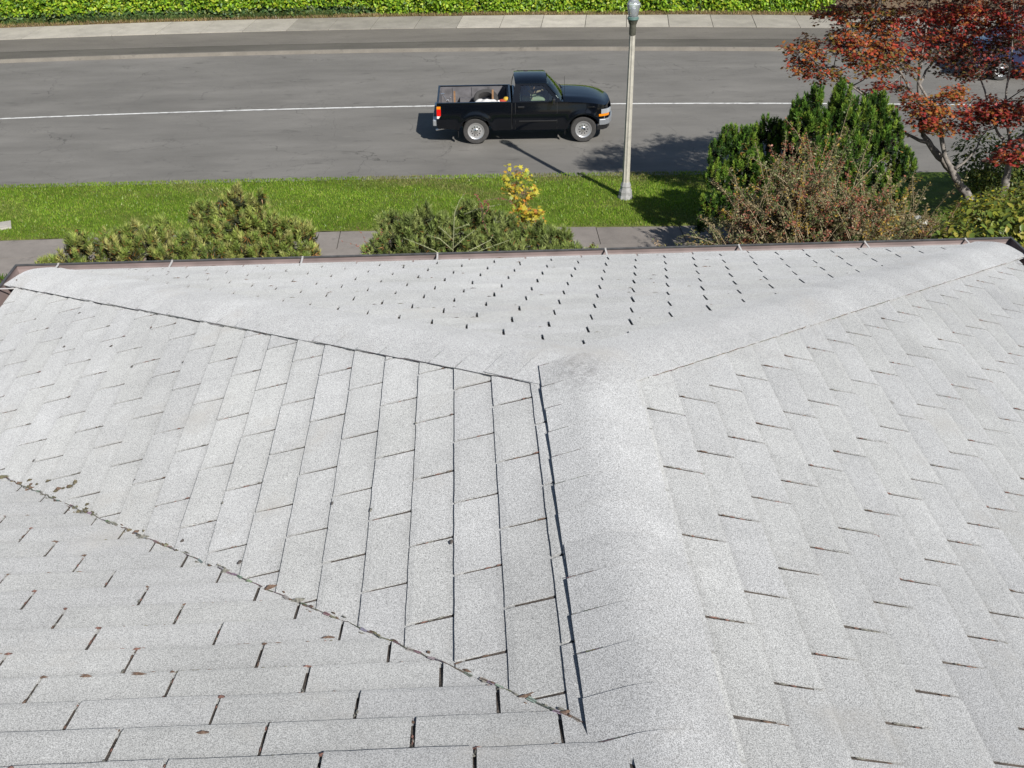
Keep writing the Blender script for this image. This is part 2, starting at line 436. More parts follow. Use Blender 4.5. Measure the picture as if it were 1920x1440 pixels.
uc.location = at(-3, 432, 20.4); uc.location.z = Z+.21; uc.rotation_euler = (0, 0, .35)
for me_ in (uc.data,):
    ca = me_.color_attributes.new('col', 'FLOAT_COLOR', 'POINT'); ca.data.foreach_set('color', [1.0]*(4*len(me_.vertices)))
tag(uc, 'pale concrete utility cover in the grass at the left edge', 'utility cover')

# ------------------------------------------------------------------ the house roof
pL, pF, pR = .2862, .3035, .3022
WL, WR, WF, YS, PW = 2.7258, 2.58, 2.5518, -1.93, math.atan(.318)
cosL, sinL, cosR, sinR, cosF, sinF, cosW, sinW = [f(a) for a in (pL, pR, pF, PW) for f in (math.cos, math.sin)]
house = empty('house', (0, 0, -.8))
house['label'] = 'house seen from its weathered white shingle hip roof, in the foreground'; house['category'] = 'house'
HO = Vector((0, 0, .8))           # house-local offset: parts are written in world metres
def hp(name, v, f, m, colors=None, smooth=False, parent=None):
    o = mesh_obj(name, v, f, m, house if parent is None else parent, smooth, colors)
    if parent is None: o.location = HO
    return o
class Slope:
    def __init__(s, O, Sx, D, N, clips): s.O = Vector(O); s.S = Vector(Sx); s.D = Vector(D); s.N = Vector(N); s.clips = clips
    def P(s, a, d, h): return s.O + s.S*a + s.D*d + s.N*h
def clip(poly, hp_):             # keep a*s + b*d <= c
    a, b, c = hp_; out = []
    for i in range(len(poly)):
        p, q = poly[i], poly[(i+1) % len(poly)]
        fp = a*p[0]+b*p[1]-c; fq = a*q[0]+b*q[1]-c
        if fp <= 0: out.append(p)
        if (fp < 0 < fq) or (fq < 0 < fp):
            t = fp/(fp-fq); out.append((p[0]+(q[0]-p[0])*t, p[1]+(q[1]-p[1])*t))
    return out
hL = WF/WL*cosL; hR = WF/WR*cosR
yw = -1.57                         # where the side wing's plane crosses ridge height
tw = math.tan(PW)
LEFT = Slope((0,0,0), (0,1,0), (-cosL,0,-sinL), (-sinL,0,cosL), [(1, -hL, 0), (0, 1, WL/cosL), (-1, sinL/tw, -yw), (-1, 0, 1.72), (0, -1, 0)])
RIGHT = Slope((0,0,0), (0,1,0), (cosR,0,-sinR), (sinR,0,cosR), [(1, -hR, 0), (0, 1, WR/cosR), (-1, 0, 4.6), (0, -1, 0)])
FRONT = Slope((0,0,0), (1,0,0), (0,cosF,-sinF), (0,sinF,cosF), [(-1, -WL/WF*cosF, 0), (1, -WR/WF*cosF, 0), (0, 1, WF/cosF)])
WING = Slope((0,yw,0), (1,0,0), (0,cosW,-sinW), (0,sinW,cosW), [(1, sinW/math.tan(pL), 0), (1, 0, -.03), (0, -1, .375), (0, 1, 2.62), (-1, 0, 7.5)])
rr = random.Random(11)
def tabs(slope, butts, slots, srange, name, warp=1.0, tone=1.0, gap=.0056):
    """list of (world polygon top, bottom) for every tab"""
    out = []
    for j, db in enumerate(butts):
        dt = (butts[j-1] if j else db-.127) - .022
        s0 = slots(j); k0 = int(math.floor((srange[0]-s0)/.3048))-1; k1 = int(math.ceil((srange[1]-s0)/.3048))+1
        wob = rr.uniform(-.0015, .0015)
        for k in range(k0, k1):
            a = s0 + k*.3048 + gap + rr.uniform(-.0008, .0008); b = s0 + (k+1)*.3048 - gap + rr.uniform(-.0008, .0008)
            sk = rr.uniform(-.0012, .0012)
            bd = db + wob + rr.uniform(-.0012, .0012)
            poly = [(a+sk, dt), (b+sk, dt)]
            n = 7
            for i in range(n):
                t = i/(n-1); poly.append((b+(a-b)*t, bd + rr.uniform(-.0011, .0011)*warp))
            lift = rr.uniform(0, .0022) + (rr.random() < .08)*rr.uniform(0, .004)
            for c in slope.clips:
                poly = clip(poly, c)
                if len(poly) < 3: break
            if len(poly) < 3: continue
            area = abs(sum(poly[i][0]*poly[(i+1) % len(poly)][1]-poly[(i+1) % len(poly)][0]*poly[i][1] for i in range(len(poly))))/2
            if area < .0004: continue
            top = []; bot = []
            for s, d in poly:
                top.append(slope.P(s, d, .005))
            tn = rr.gauss(1, .02)*tone
            c = np.array((.408*tn, .413*tn, .413*tn*rr.uniform(.98, 1.0)))
            cen = sum(top, Vector())/len(top)
            # three bands: shadow and dirt painted under the course above, body, worn rounded butt
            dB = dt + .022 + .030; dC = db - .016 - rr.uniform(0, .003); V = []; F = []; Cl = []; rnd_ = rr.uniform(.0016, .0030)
            dirt = rr.uniform(.74, .86)  # how dark the painted strip of shadow and dirt gets
            for lo, hi in ((None, dB), (dB, dC), (dC, None)):
                q = poly
                if hi is not None: q = clip(q, (0, 1, hi))
                if lo is not None and len(q) > 2: q = clip(q, (0, -1, -lo))
                if len(q) < 3: continue
                b0 = len(V); m = len(q)
                for s, d in q:
                    t = max(0, min(1, (d-dt)/(db-dt))); h = .0012 + .0082*t + lift*t*t
                    if d > dC: h -= rnd_*((d-dC)/.016)
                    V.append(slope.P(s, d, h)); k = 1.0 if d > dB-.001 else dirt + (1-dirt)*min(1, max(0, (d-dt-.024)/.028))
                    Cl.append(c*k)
                for s, d in q:
                    t = max(0, min(1, (d-dt)/(db-dt))); V.append(slope.P(s, d, max(.0002, .0012 + .0082*t - .0048))); Cl.append(c)
                F.append(tuple(b0+i for i in range(m)))
                for i in range(m):
                    j2 = (i+1) % m; da, de = q[i][1], q[j2][1]
                    if any(e_ is not None and abs(da-e_) < 1e-6 and abs(de-e_) < 1e-6 for e_ in (lo, hi)): continue
                    F.append((b0+i, b0+i+m, b0+j2+m, b0+j2))
            out.append((V, F, Cl, (cen-CAMP).length, area, cen))
    return out
butL = [.0557, .1828, .3099] + [.4369 + .1271*i - .0002*i*i for i in range(20)]
butL = [b for b in butL if b < WL/cosL - .03] + [WL/cosL + .012]
butR = [.0405] + [.1672 + .1265*i - .00035*i*i for i in range(24)]
butR = [b for b in butR if b < WR/cosR - .03] + [WR/cosR + .012]
butF = [.338 - .1262*2, .338-.1262] + [.338 + .1262*i for i in range(24)]
butF = [b for b in butF if b < WF/cosF - .03] + [WF/cosF + .012]
butW = [.069-.378, .069-.252, .069-.126, .069] + [.195+.1262*i for i in range(24)]
LEFT.clips[1] = (0, 1, WL/cosL+.012); RIGHT.clips[1] = (0, 1, WR/cosR+.012); FRONT.clips[2] = (0, 1, WF/cosF+.012)
sets = [
 (LEFT, butL, lambda j: .056 + .1667*(3-j)*-1, (-1.9, 2.7)),
 (RIGHT, butR, lambda j: -.2003 + .1253*(j-2) - .0003*max(0, j-2)**2, (-4.8, 2.7)),
 (FRONT, butF, lambda j: .0193 + .0201*(j-2) + ((j-2) % 2)*.1524, (-2.8, 2.8)),
 (WING, butW, lambda j: -.81 - .1262*(j-4), (-7.6, .2)),
]
allt = []; decks = []
for i, (sl_, bu, fs, sr) in enumerate(sets):
    warp = 1.6 if i == 3 else 1.0
    ts = tabs(sl_, bu, fs, sr, 'shingle', warp, .90 if i == 3 else 1.0, .0044 if i >= 2 else .0056)  # wing colour darkened to stand in for vignette and dimmer sky light
    # deck polygon of the slope
    poly = [(-9, -.2), (9, -.2), (9, 3), (-9, 3)]
    for c in sl_.clips: poly = clip(poly, c)
    v = [sl_.P(s, d, -.0005) for s, d in poly] + [sl_.P(s, d, -.05) for s, d in poly]; n = len(poly)
    dk = hp('roof_slope', v, [tuple(range(n)), tuple(range(n, 2*n))[::-1]] + [(q, q+n, (q+1) % n + n, (q+1) % n) for q in range(n)], M_DECK)
    decks.append(dk)
    for t in ts: allt.append((t[4]/t[3]**2*(.35 if i == 2 else 1), i, t))
def inview(p):
    d = p - CAMP; z = d.dot(cf)
    if z < .1: return False
    return abs(d.dot(cr)/z) < .50 and abs(d.dot(cu)/z) < .38
vis = [t for t in allt if inview(t[2][5])]
vis.sort(key=lambda t: -t[0]); single = set(id(t) for t in vis[:300])
rest_v, rest_f, rest_c = [], [], []
dbox = {i: decks[i] for i in range(4)}
for t in allt:
    _, i, (v, f, c, _, _, _) = t
    if id(t) in single:
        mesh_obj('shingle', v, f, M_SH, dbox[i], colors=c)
    else:
        n = len(rest_v); rest_v += v; rest_f += [tuple(q+n for q in g) for g in f]; rest_c += list(c)
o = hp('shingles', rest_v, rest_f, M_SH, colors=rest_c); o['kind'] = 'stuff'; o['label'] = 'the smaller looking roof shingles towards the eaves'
# ---- hip and ridge caps: folded pieces, each overlapping the one below
def caps(P0, dirv, dA, nA, dB, nB, L0, L1, half=.148, rad=.052, seed=1, step=.1275, drift=.0):
    r = random.Random(seed); P0 = Vector(P0); dirv = Vector(dirv).normalized()
    dA, nA, dB, nB = [Vector(q).normalized() for q in (dA, nA, dB, nB)]
    t = L0
    while t < L1:
        ta, tb = t-.045, min(t+step, L1+.0); tn = r.gauss(1, .02); js = r.uniform(-.003, .003); lift0 = r.uniform(0, .0015)
        us = [-half+js, -half*.8, -rad, -rad*.6, -rad*.25, 0, rad*.25, rad*.6, rad, half*.8, half+js]
        v = []; nt_ = 4
        for k in range(nt_+1):
            q = k/nt_; tt = ta + (tb-ta)*q; h = .0125 + .0052*q + lift0*q
            row = []
            for u in us:
                if abs(u) >= rad:
                    dd, nn = (dA, nA) if u < 0 else (dB, nB)
                    e_ = max(0, (abs(u)-rad)/(half-rad)); p = dd*abs(u) + nn*(h - .0035*e_)
                else:
                    w = (u+rad)/(2*rad); a = dA*rad + nA*h; b = dB*rad + nB*h; c = (nA+nB).normalized()*(h*1.05)
                    p = a*(1-w)**2 + c*2*w*(1-w) + b*w*w
                row.append(P0 + dirv*(tt + r.uniform(-.0008, .0008)) + p)
            v += row
        m = len(us); f = [(k*m+i, k*m+i+1, (k+1)*m+i+1, (k+1)*m+i) for k in range(nt_) for i in range(m-1)]
        # folded-down rim at the two sides and at the butt
        b0 = len(v)
        for k in range(nt_+1): v += [v[k*m], v[k*m] - nA*.0045, v[k*m+m-1], v[k*m+m-1] - nB*.0045]
        for k in range(nt_):
            q0 = b0+4*k; q1 = q0+4; f += [(q0, q1, q1+1, q0+1), (q0+2, q0+3, q1+3, q1+2)]
        b1 = len(v)
        for i, u in enumerate(us): v += [v[nt_*m+i], v[nt_*m+i] - (nA if u < 0 else nB)*.0034]
        for i in range(m-1): f.append((b1+2*i, b1+2*i+2, b1+2*i+3, b1+2*i+1))
        o = hp('ridge_cap', v, f, M_SH, colors=[(.412*tn, .417*tn, .417*tn)]*len(v))
        for pl_ in o.data.polygons[:nt_*(m-1)]: pl_.use_smooth = True
        t += step
def perp(dirv, slope_n):          # direction in the slope, square to the hip, pointing away from it
    return Vector(dirv).cross(Vector(slope_n)).normalized()
hipLd = Vector((-WL, WF, -.80)).normalized(); hipRd = Vector((WR, WF, -.80)).normalized()
LL = Vector((-WL, WF, -.80)).length; LR = Vector((WR, WF, -.80)).length
def down(v): return v if v.z < 0 else -v
def side(dirv, n, away):          # in plane n, square to dirv, on the side of 'away'
    v = Vector(dirv).cross(Vector(n)).normalized(); return v if v.dot(Vector(away)) > 0 else -v
caps((0,0,0), hipLd, side(hipLd, LEFT.N, (-1,-1,0)), LEFT.N, side(hipLd, FRONT.N, (1,1,0)), FRONT.N, .06, LL+.01, seed=2)
caps((0,0,0), hipRd, side(hipRd, FRONT.N, (-1,1,0)), FRONT.N, side(hipRd, RIGHT.N, (1,-1,0)), RIGHT.N, .06, LR+.01, seed=3)
# ridge, laid over the hips at the apex, butts towards the street
def ridge(seed=4):
    n0 = int(4.5/.1275)
    caps((0,.035,.006), (0,1,0), LEFT.D, LEFT.N, RIGHT.D, RIGHT.N, -4.6, 0, seed=seed, half=.150)
ridge()
# ridge of the side wing
WD2 = Vector((0, -cosW, -sinW)); WN2 = Vector((0, -sinW, cosW))
caps((-.16, YS, .116), (-1,0,0), (0,cosW,-sinW), (0,sinW,cosW), WD2, WN2, 0, 7, seed=6)
hp('roof_slope', [(-7.6, YS, .112), (-.2, YS, .112), (-.2, YS-1.5, -.37), (-7.6, YS-1.5, -.37)], [(0,3,2,1)], M_SH, colors=[(.5,.5,.49)]*4)
# ---- gutters
EZ = -.802
def gutter(p0, p1, outn, miters=(0, 0), w=.10):
    p0, p1, outn = Vector(p0), Vector(p1), Vector(outn)
    d = (p1-p0).normalized()
    prof = [(0.0, -.004), (0.0, -.10), (.012, -.112), (.068, -.112), (w-.012, -.05), (w, -.022), (w+.002, .0)]
    def run(pr, name, mat, parent=None):
        v = []; n = len(pr)
        for e_, (pt, mi) in enumerate(((p0, miters[0]), (p1, miters[1]))):
            for o_, z in pr: v.append(pt + outn*o_ + Vector((0, 0, z)) + d*(mi*o_)*(-1 if e_ == 0 else 1))
        f = [(i, (i+1) % n, (i+1) % n + n, i+n) for i in range(n)]
        return hp(name, v, f, mat, parent=parent)
    inner = prof; outer = [(o_+ (.0025 if i > 2 else -.0025 if i < 1 else 0), z-.0025) for i, (o_, z) in enumerate(prof)][::-1]
    g_ = run(inner + outer, 'gutter', M_GUT)
    run([(w-.004, .0), (w+.008, .0), (w+.009, .005), (w+.004, .008), (w-.004, .006)], 'gutter_lip', M_GUTLIP, g_)
    return g_
g_f = gutter((-WL, WF, EZ), (WR, WF, EZ), (0,1,0), (1, 1))
g_l = gutter((-WL, 1.02, EZ), (-WL, WF, EZ), (-1,0,0), (0, 1))
g_r = gutter((WR, -4.6, EZ), (WR, WF, EZ), (1,0,0), (0, 1))
def hanger(g_, p, out_):
    p = Vector(p); out_ = Vector(out_); al = Vector((0,0,1)).cross(out_)
    m = MB().obox(p + out_*.052 + Vector((0,0,.003)), out_*.046, al*.0048, Vector((0,0,.0014)))
    m.obox(p + out_*.100 + Vector((0,0,.006)), out_*.003, al*.0048, Vector((0,0,.003)))
    o = m.build('hanger', M_STRAP, g_)
for x in (-2.60, -1.985, -1.275, -.535, .395, 1.14, 1.85, 2.42): hanger(g_f, (x, WF, EZ), (0,1,0))
for y in (2.36, 1.6): hanger(g_l, (-WL, y, EZ), (-1,0,0))
for y in (2.40, 1.6, .8, 0, -.8, -1.6, -2.4): hanger(g_r, (WR, y, EZ), (1,0,0))
# fallen twig and leaves in the gutter corner
m = MB(); m.tube([(-2.80, 2.53, EZ-.05), (-2.77, 2.47, EZ-.0), (-2.75, 2.44, EZ+.012)], .004, 4); m.tube([(-2.78, 2.50, EZ-.02), (-2.76, 2.53, EZ+.01)], .003, 4)
tg = m.build('fallen_twig', M_TWIG); tag(tg, 'small dry brown twig lying in the left corner of the gutter', 'twig')
# ---- walls and soffit below (the street side is out of sight from the roof)
wb = MB().box((-WL+.45, -6.5, -8.2), (WR-.45, WF-.45, -.95)); wb.box((-7.6, -6.5, -8.2), (-WL+.43, .55, -.98))
wb.build('wall', M_WALL, house).location = HO
sf = MB().box((-WL+.004, 1.02, -.925), (WR-.004, WF-.004, -.905)).box((-WL+.004, -4.6, -.924), (WR-.004, 1.0, -.904))
sf.build('soffit', M_SOFFIT, house).location = HO
fb = MB().box((-WL, WF-.022, -.93), (WR, WF-.003, EZ-.004)).box((-WL+.003, 1.02, -.93), (-WL+.02, WF-.024, EZ-.004)).box((WR-.02, -4.6, -.93), (WR-.003, WF-.024, EZ-.004))
fb.build('fascia_board', M_SOFFIT, house).location = HO
for x0 in (-1.6, .7):
    w_ = MB().box((x0-.03, WF-.452, -3.23), (x0+1.13, WF-.40, -1.97)).build('window', M_STRAP, house); w_.location = HO
    MB().box((x0+.03, WF-.398, -3.17), (x0+1.07, WF-.39, -2.03)).build('pane', simple('window_glass', (.03,.04,.05), .05), w_)
# ---- moss and debris in slots, along butts and in the valley, plus painted shadow lines
def debris():
    r = random.Random(21); v = []; f = []; col = []
    def blob(p, nrm, al, la, wa, h, c):
        al = Vector(al).normalized(); ac = Vector(nrm).cross(al); n = r.randint(6, 9); b = len(v)
        v.append(p + nrm*h); col.append(c)
        for i in range(n):
            g = 2*math.pi*i/n; k = r.uniform(.6, 1.15)
            v.append(p + al*(math.cos(g)*la*k) + ac*(math.sin(g)*wa*k) + nrm*.0005); col.append([q*.8 for q in c])
        for i in range(n): f.append((b, b+1+i, b+1+(i+1) % n))
    brown = (.13, .085, .06); red = (.17, .09, .07); grey = (.17, .165, .14); moss = (.13, .12, .07)
    # wing: along the butts, more towards the left, and in the slots
    for j, db in enumerate(butW[:17]):
        for _ in range(26):
            s = r.uniform(-2.6, -.1)
            if s > -db*sinW/math.tan(pL): continue
            if r.random() < .35: continue
            la = r.uniform(.006, .022); blob(WING.P(s, db+.001, .0035), WING.N, WING.S, la, r.uniform(.0022, .0055), .005, r.choice((brown, red, brown, moss)))
        s0 = -.81 - .1262*(j-4)
        for k in range(-8, 4):
            s = s0 + k*.3048
            if s > -db*sinW/math.tan(pL)-.01 or s > -.05: continue
            for _ in range(r.randint(2, 5)):
                d = db - r.uniform(0, .12); blob(WING.P(s + r.uniform(-.003, .003), d, .004), WING.N, WING.D, r.uniform(.004, .016), r.uniform(.002, .0042), .004, r.choice((brown, grey, grey, red)))
            if r.random() < .6: blob(WING.P(s+r.uniform(-.01, .004), db-.006, .0075), WING.N, WING.S, r.uniform(.006, .016), r.uniform(.004, .009), .005, r.choice((brown, red)))
    # left slope slots and a few round spots
    for j, db in enumerate(butL):
        s0 = .056 + .1667*(j-3)
        for k in range(-10, 14):
            s = s0 + k*.3048
            if db < .2 or s > hL*db - .24 or s < yw + db*sinL/tw: continue
            for _ in range(r.randint(0, 3)):
                d = db - r.uniform(.0, .12); blob(LEFT.P(s, d, .004), LEFT.N, LEFT.D, r.uniform(.004, .014), .003, .003, r.choice((brown, grey, red)))
            if r.random() < .14: blob(LEFT.P(s+r.uniform(-.09, .09), db-r.uniform(-.004, .006), .0085), LEFT.N, LEFT.S, r.uniform(.006, .012), r.uniform(.004, .007), .004, r.choice((brown, grey, (.12,.11,.1))))
    for j, db in enumerate(butR):
        s0 = -.2003 + .1253*(j-2) - .0003*max(0, j-2)**2
        for k in range(-18, 14):
            s = s0 + k*.3048
            if db < .22 or s > hR*db - .24: continue
            for _ in range(r.randint(1, 4)):
                d = db - r.uniform(.0, .12); blob(RIGHT.P(s, d, .004), RIGHT.N, RIGHT.D, r.uniform(.006, .018), .003, .003, r.choice((brown, grey, red)))
    for j, db in enumerate(butF):
        for _ in range(5):
            s = r.uniform(-2.3, 1.6)
            if abs(s) > db - .3: continue
            blob(FRONT.P(s, db+.002, .005), FRONT.N, FRONT.S, r.uniform(.01, .03), r.uniform(.004, .009), .006, r.choice((brown, grey, (.1,.09,.085))))
    # valley line: from the ridge down to the left
    for i in range(110):
        t = r.random()**.8*2.6; xx = -.12 - t; d = -xx/cosL; s = yw + d*sinL/tw
        big = r.random() < .06 and t > .5
        blob(LEFT.P(s + r.uniform(-.012, .012), d + r.uniform(-.008, .008), .009), LEFT.N, (LEFT.D - LEFT.S*-.9) if not big else LEFT.D, r.uniform(.006, .016)*(2.0 if big else 1), r.uniform(.002, .005)*(2.2 if big else 1), .006 if not big else .012, r.choice((brown, grey, grey, moss)))
    for px_, dd in ((250, 1003), (155, 958), (42, 906), (128, 915), (70, 912)):
        ry = cf + cr*((px_-960)/F_PX) - cu*((dd-720)/F_PX); tt = (-(LEFT.N.dot(CAMP)))/LEFT.N.dot(ry); p = CAMP + ry*tt
        for _ in range(7):
            blob(p + LEFT.S*r.uniform(-.02, .02) + LEFT.D*r.uniform(-.045, .045) + LEFT.N*.008, LEFT.N, LEFT.D, r.uniform(.006, .016), r.uniform(.004, .009), r.uniform(.005, .010), r.choice(((.10,.085,.05), (.14,.12,.075), brown)))
    for px_, py_, pl_ in ((122, 653, 0), (210, 652, 0), (848, 1021, 0), (344, 1018, 0), (452, 1058, 0), (533, 1140, 0), (150, 590, 0)):
        ry = cf + cr*((px_-960)/F_PX) - cu*((py_-720)/F_PX); tt = (-(LEFT.N.dot(CAMP)))/LEFT.N.dot(ry); p = CAMP + ry*tt
        blob(p + LEFT.N*.009, LEFT.N, LEFT.S, .011, .008, .004, (.10,.085,.075))
    for px_, py_ in ((616, 1203), (1065, 1344), (1000, 1310), (985, 1314), (380, 1383), (260, 1272), (165, 1276)):
        ry = cf + cr*((px_-960)/F_PX) - cu*((py_-720)/F_PX); P0 = Vector((0, yw, 0)); tt = (WING.N.dot(P0-CAMP))/WING.N.dot(ry); p = CAMP + ry*tt
        blob(p + WING.N*.010, WING.N, WING.S, .018, .006, .006, brown)
    # thin irregular seams: painted edge shadow along the valley, dirt at the caps' lower edges
    def seam(pts, w, c, gaps=.12):
        n = len(pts)
        for i in range(n-1):
            if r.random() < gaps: continue
            p, q, nn = pts[i][0], pts[i+1][0], pts[i][1]; ac = nn.cross(q-p).normalized(); wa = w*r.uniform(.4, 1.3); wb = w*r.uniform(.4, 1.3); b = len(v)
            v.extend([p-ac*wa, p+ac*wa, q+ac*wb, q-ac*wb]); cc = [k*r.uniform(.7, 1.2) for k in c]; col.extend([cc]*4); f.append((b, b+1, b+2, b+3))
    pts = []
    for i in range(150):
        t = i/149*2.55; xx = -.14 - t; d = -xx/cosL; pts.append((LEFT.P(yw + d*sinL/tw + r.gauss(0, .0025), d, .0112), LEFT.N))
    seam(pts, .0015, (.11,.09,.07), .15); seam(pts, .004, (.25,.24,.21), .6)
    for dirv, sl_, L_, away, g_ in ((hipRd, RIGHT, LR, (1,-1,0), .05), (hipLd, LEFT, LL, (-1,-1,0), .05)):
        sd = side(dirv, sl_.N, away); n = 120
        pts = [(dirv*(.16 + (L_-.2)*i/n) + sd*(.1505 + r.gauss(0, .0012)) + sl_.N*.0112, sl_.N) for i in range(n)]
        seam(pts, .0013 if sl_ is RIGHT else .0016, (.13,.095,.065) if sl_ is RIGHT else (.07,.06,.05), g_)
    # fine lines painting shade and dirt at cap overlaps, strongest on the shaded side
    for dirv, sl_, L_, away, pr in ((hipLd, LEFT, LL, (-1,-1,0), .75), (hipRd, RIGHT, LR, (1,-1,0), .35)):
        sd = side(dirv, sl_.N, away); t = .06 + .1275
        while t < L_-.05:
            if r.random() < pr:
                e_ = r.uniform(.06, .09); pts = [(dirv*(t+.003) + sd*(.148 - (.148-e_)*i/6) + sl_.N*.0150, sl_.N) for i in range(7)]; seam(pts, .0011, (.16,.15,.14), .1)
            t += .1275
    t = -4.6 + .1275
    while t < 0:
        if t > -2 and r.random() < .8:
            e_ = r.uniform(.05, .10); yy = .035 + t + .003; pts = [(LEFT.P(yy, .150 - (.150-e_)*i/6, .0215), LEFT.N) for i in range(7)]; seam(pts, .0012, (.12,.10,.085), .12)
        t += .1275
    # courses: broken dark lines painting shadow and dirt against the butts
    for sl_, bu, rngs, cond, pr in ((LEFT, butL, (-1.5, 2.5), lambda s, d: s < hL*d-.23 and s > yw + d*sinL/tw + .02, .34), (RIGHT, butR, (-2.4, 2.5), lambda s, d: s < hR*d-.23, .16), (WING, butW, (-2.6, -.1), lambda s, d: s < -d*sinW/math.tan(pL)-.02, .62), (FRONT, butF, (-2.3, 2.1), lambda s, d: abs(s) < d-.28, .4)):
        for db in bu[1:-1]:
            if sl_ is not WING and db < .2: continue
            s = rngs[0]; on = False
            while s < rngs[1]:
                if r.random() < .12: on = r.random() < pr
                s2 = s + .03
                if on and cond(s, db) and cond(s2, db):
                    seam([(sl_.P(s, db+.0012, .0026), sl_.N), (sl_.P(s2, db+.0012, .0026), sl_.N)], .0016 if sl_ is not FRONT else .0022, (.13,.115,.10) if sl_ is not FRONT else (.17,.165,.155), 0)
                s = s2
    m, nt, b = newmat('moss_dirt_and_shade'); g = NT(nt); a = g.n('Attribute'); a.attribute_name = 'col'
    g.L(g.scale(a.outputs['Color'], g.rng(g.noise(200, 3), .3, .7, .6, 1.5)), b.inputs['Base Color']); b.inputs['Roughness'].default_value = .95
    o = mesh_obj('roof_debris_and_shade', v, f, m, colors=col); tag(o, 'brown moss and dirt caught in the joints and valley of the roof, with painted shadow lines', 'debris', kind='stuff')
debris()
# ------------------------------------------------------------------ plants
TPL = {}
def tpl(name, v, f): TPL[name] = (np.array(v, float), f)
# templates lie in x (width), y (length), z (up); stem end at the origin
tpl('oval', [(0,0,0), (-.28,.3,.05), (-.22,.72,.04), (0,1,-.06), (.22,.72,.04), (.28,.3,.05), (0,.5,-.03)], [(0,6,1), (1,6,2), (2,6,3), (3,6,4), (4,6,5), (5,6,0)])
tpl('small', [(0,0,0), (-.3,.5,.05), (0,1,0), (.3,.5,.05)], [(0,2,1), (0,3,2)])
_m = [(0,0,0), (-.16,.12,0), (-.50,.10,-.03), (-.30,.34,.02), (-.46,.66,-.04), (-.14,.58,.02), (0,1,-.05), (.14,.58,.02), (.46,.66,-.04), (.30,.34,.02), (.50,.10,-.03), (.16,.12,0), (0,.36,.03)]
tpl('maple', _m, [(12, i, (i-1)) for i in range(1, 12)] + [(12, 0, 11)])
def scatter(name, pos, nrm, size, cols, template, mat, parent=None, seed=0, droop=.3, roll=None, dirs=None):
    """many separate leaves joined into one crown mesh; dirs = growing direction of each leaf"""
    r = np.random.default_rng(seed); T, F = TPL[template]; n = len(pos); k = len(T)
    nrm = nrm/np.linalg.norm(nrm, axis=1, keepdims=True)
    if dirs is None: dirs = r.normal(0, 1, (n, 3)); dirs[:, 2] -= droop
    y = dirs - nrm*(dirs*nrm).sum(1, keepdims=True)*.85; y /= np.linalg.norm(y, axis=1, keepdims=True)+1e-9
    x = np.cross(y, nrm); x /= np.linalg.norm(x, axis=1, keepdims=True)+1e-9; z = np.cross(x, y)
    sz = np.broadcast_to(np.asarray(size, float).reshape(-1, 1), (n, 1)) if np.ndim(size) else np.full((n, 1), size)
    v = pos[:, None, :] + sz[:, None, :]*(T[None, :, 0:1]*x[:, None] + T[None, :, 1:2]*y[:, None] + T[None, :, 2:3]*z[:, None])
    f = np.array(F); m = len(f); fi = (f[None] + (np.arange(n)*k)[:, None, None]).reshape(-1)
    me = bpy.data.meshes.new(name); me.vertices.add(n*k); me.vertices.foreach_set('co', v.reshape(-1))
    me.loops.add(n*m*3); me.loops.foreach_set('vertex_index', fi); me.polygons.add(n*m)
    me.polygons.foreach_set('loop_start', np.arange(0, n*m*3, 3)); me.polygons.foreach_set('loop_total', np.full(n*m, 3)); me.update(calc_edges=True)
    ca = me.color_attributes.new('col', 'FLOAT_COLOR', 'POINT')
    ca.data.foreach_set('color', np.c_[np.repeat(cols, k, 0), np.ones(n*k)].astype(np.float32).ravel())
    me.materials.append(mat); o = bpy.data.objects.new(name, me); C.objects.link(o)
    if parent is not None: o.parent = parent
    return o
def pick(r, pal, n, jit=.25):
    pal = np.array(pal, float); return pal[r.integers(0, len(pal), n)]*r.uniform(1-jit, 1+jit, (n, 1))
def rsph(r, n): v = r.normal(0, 1, (n, 3)); return v/np.linalg.norm(v, axis=1, keepdims=True)

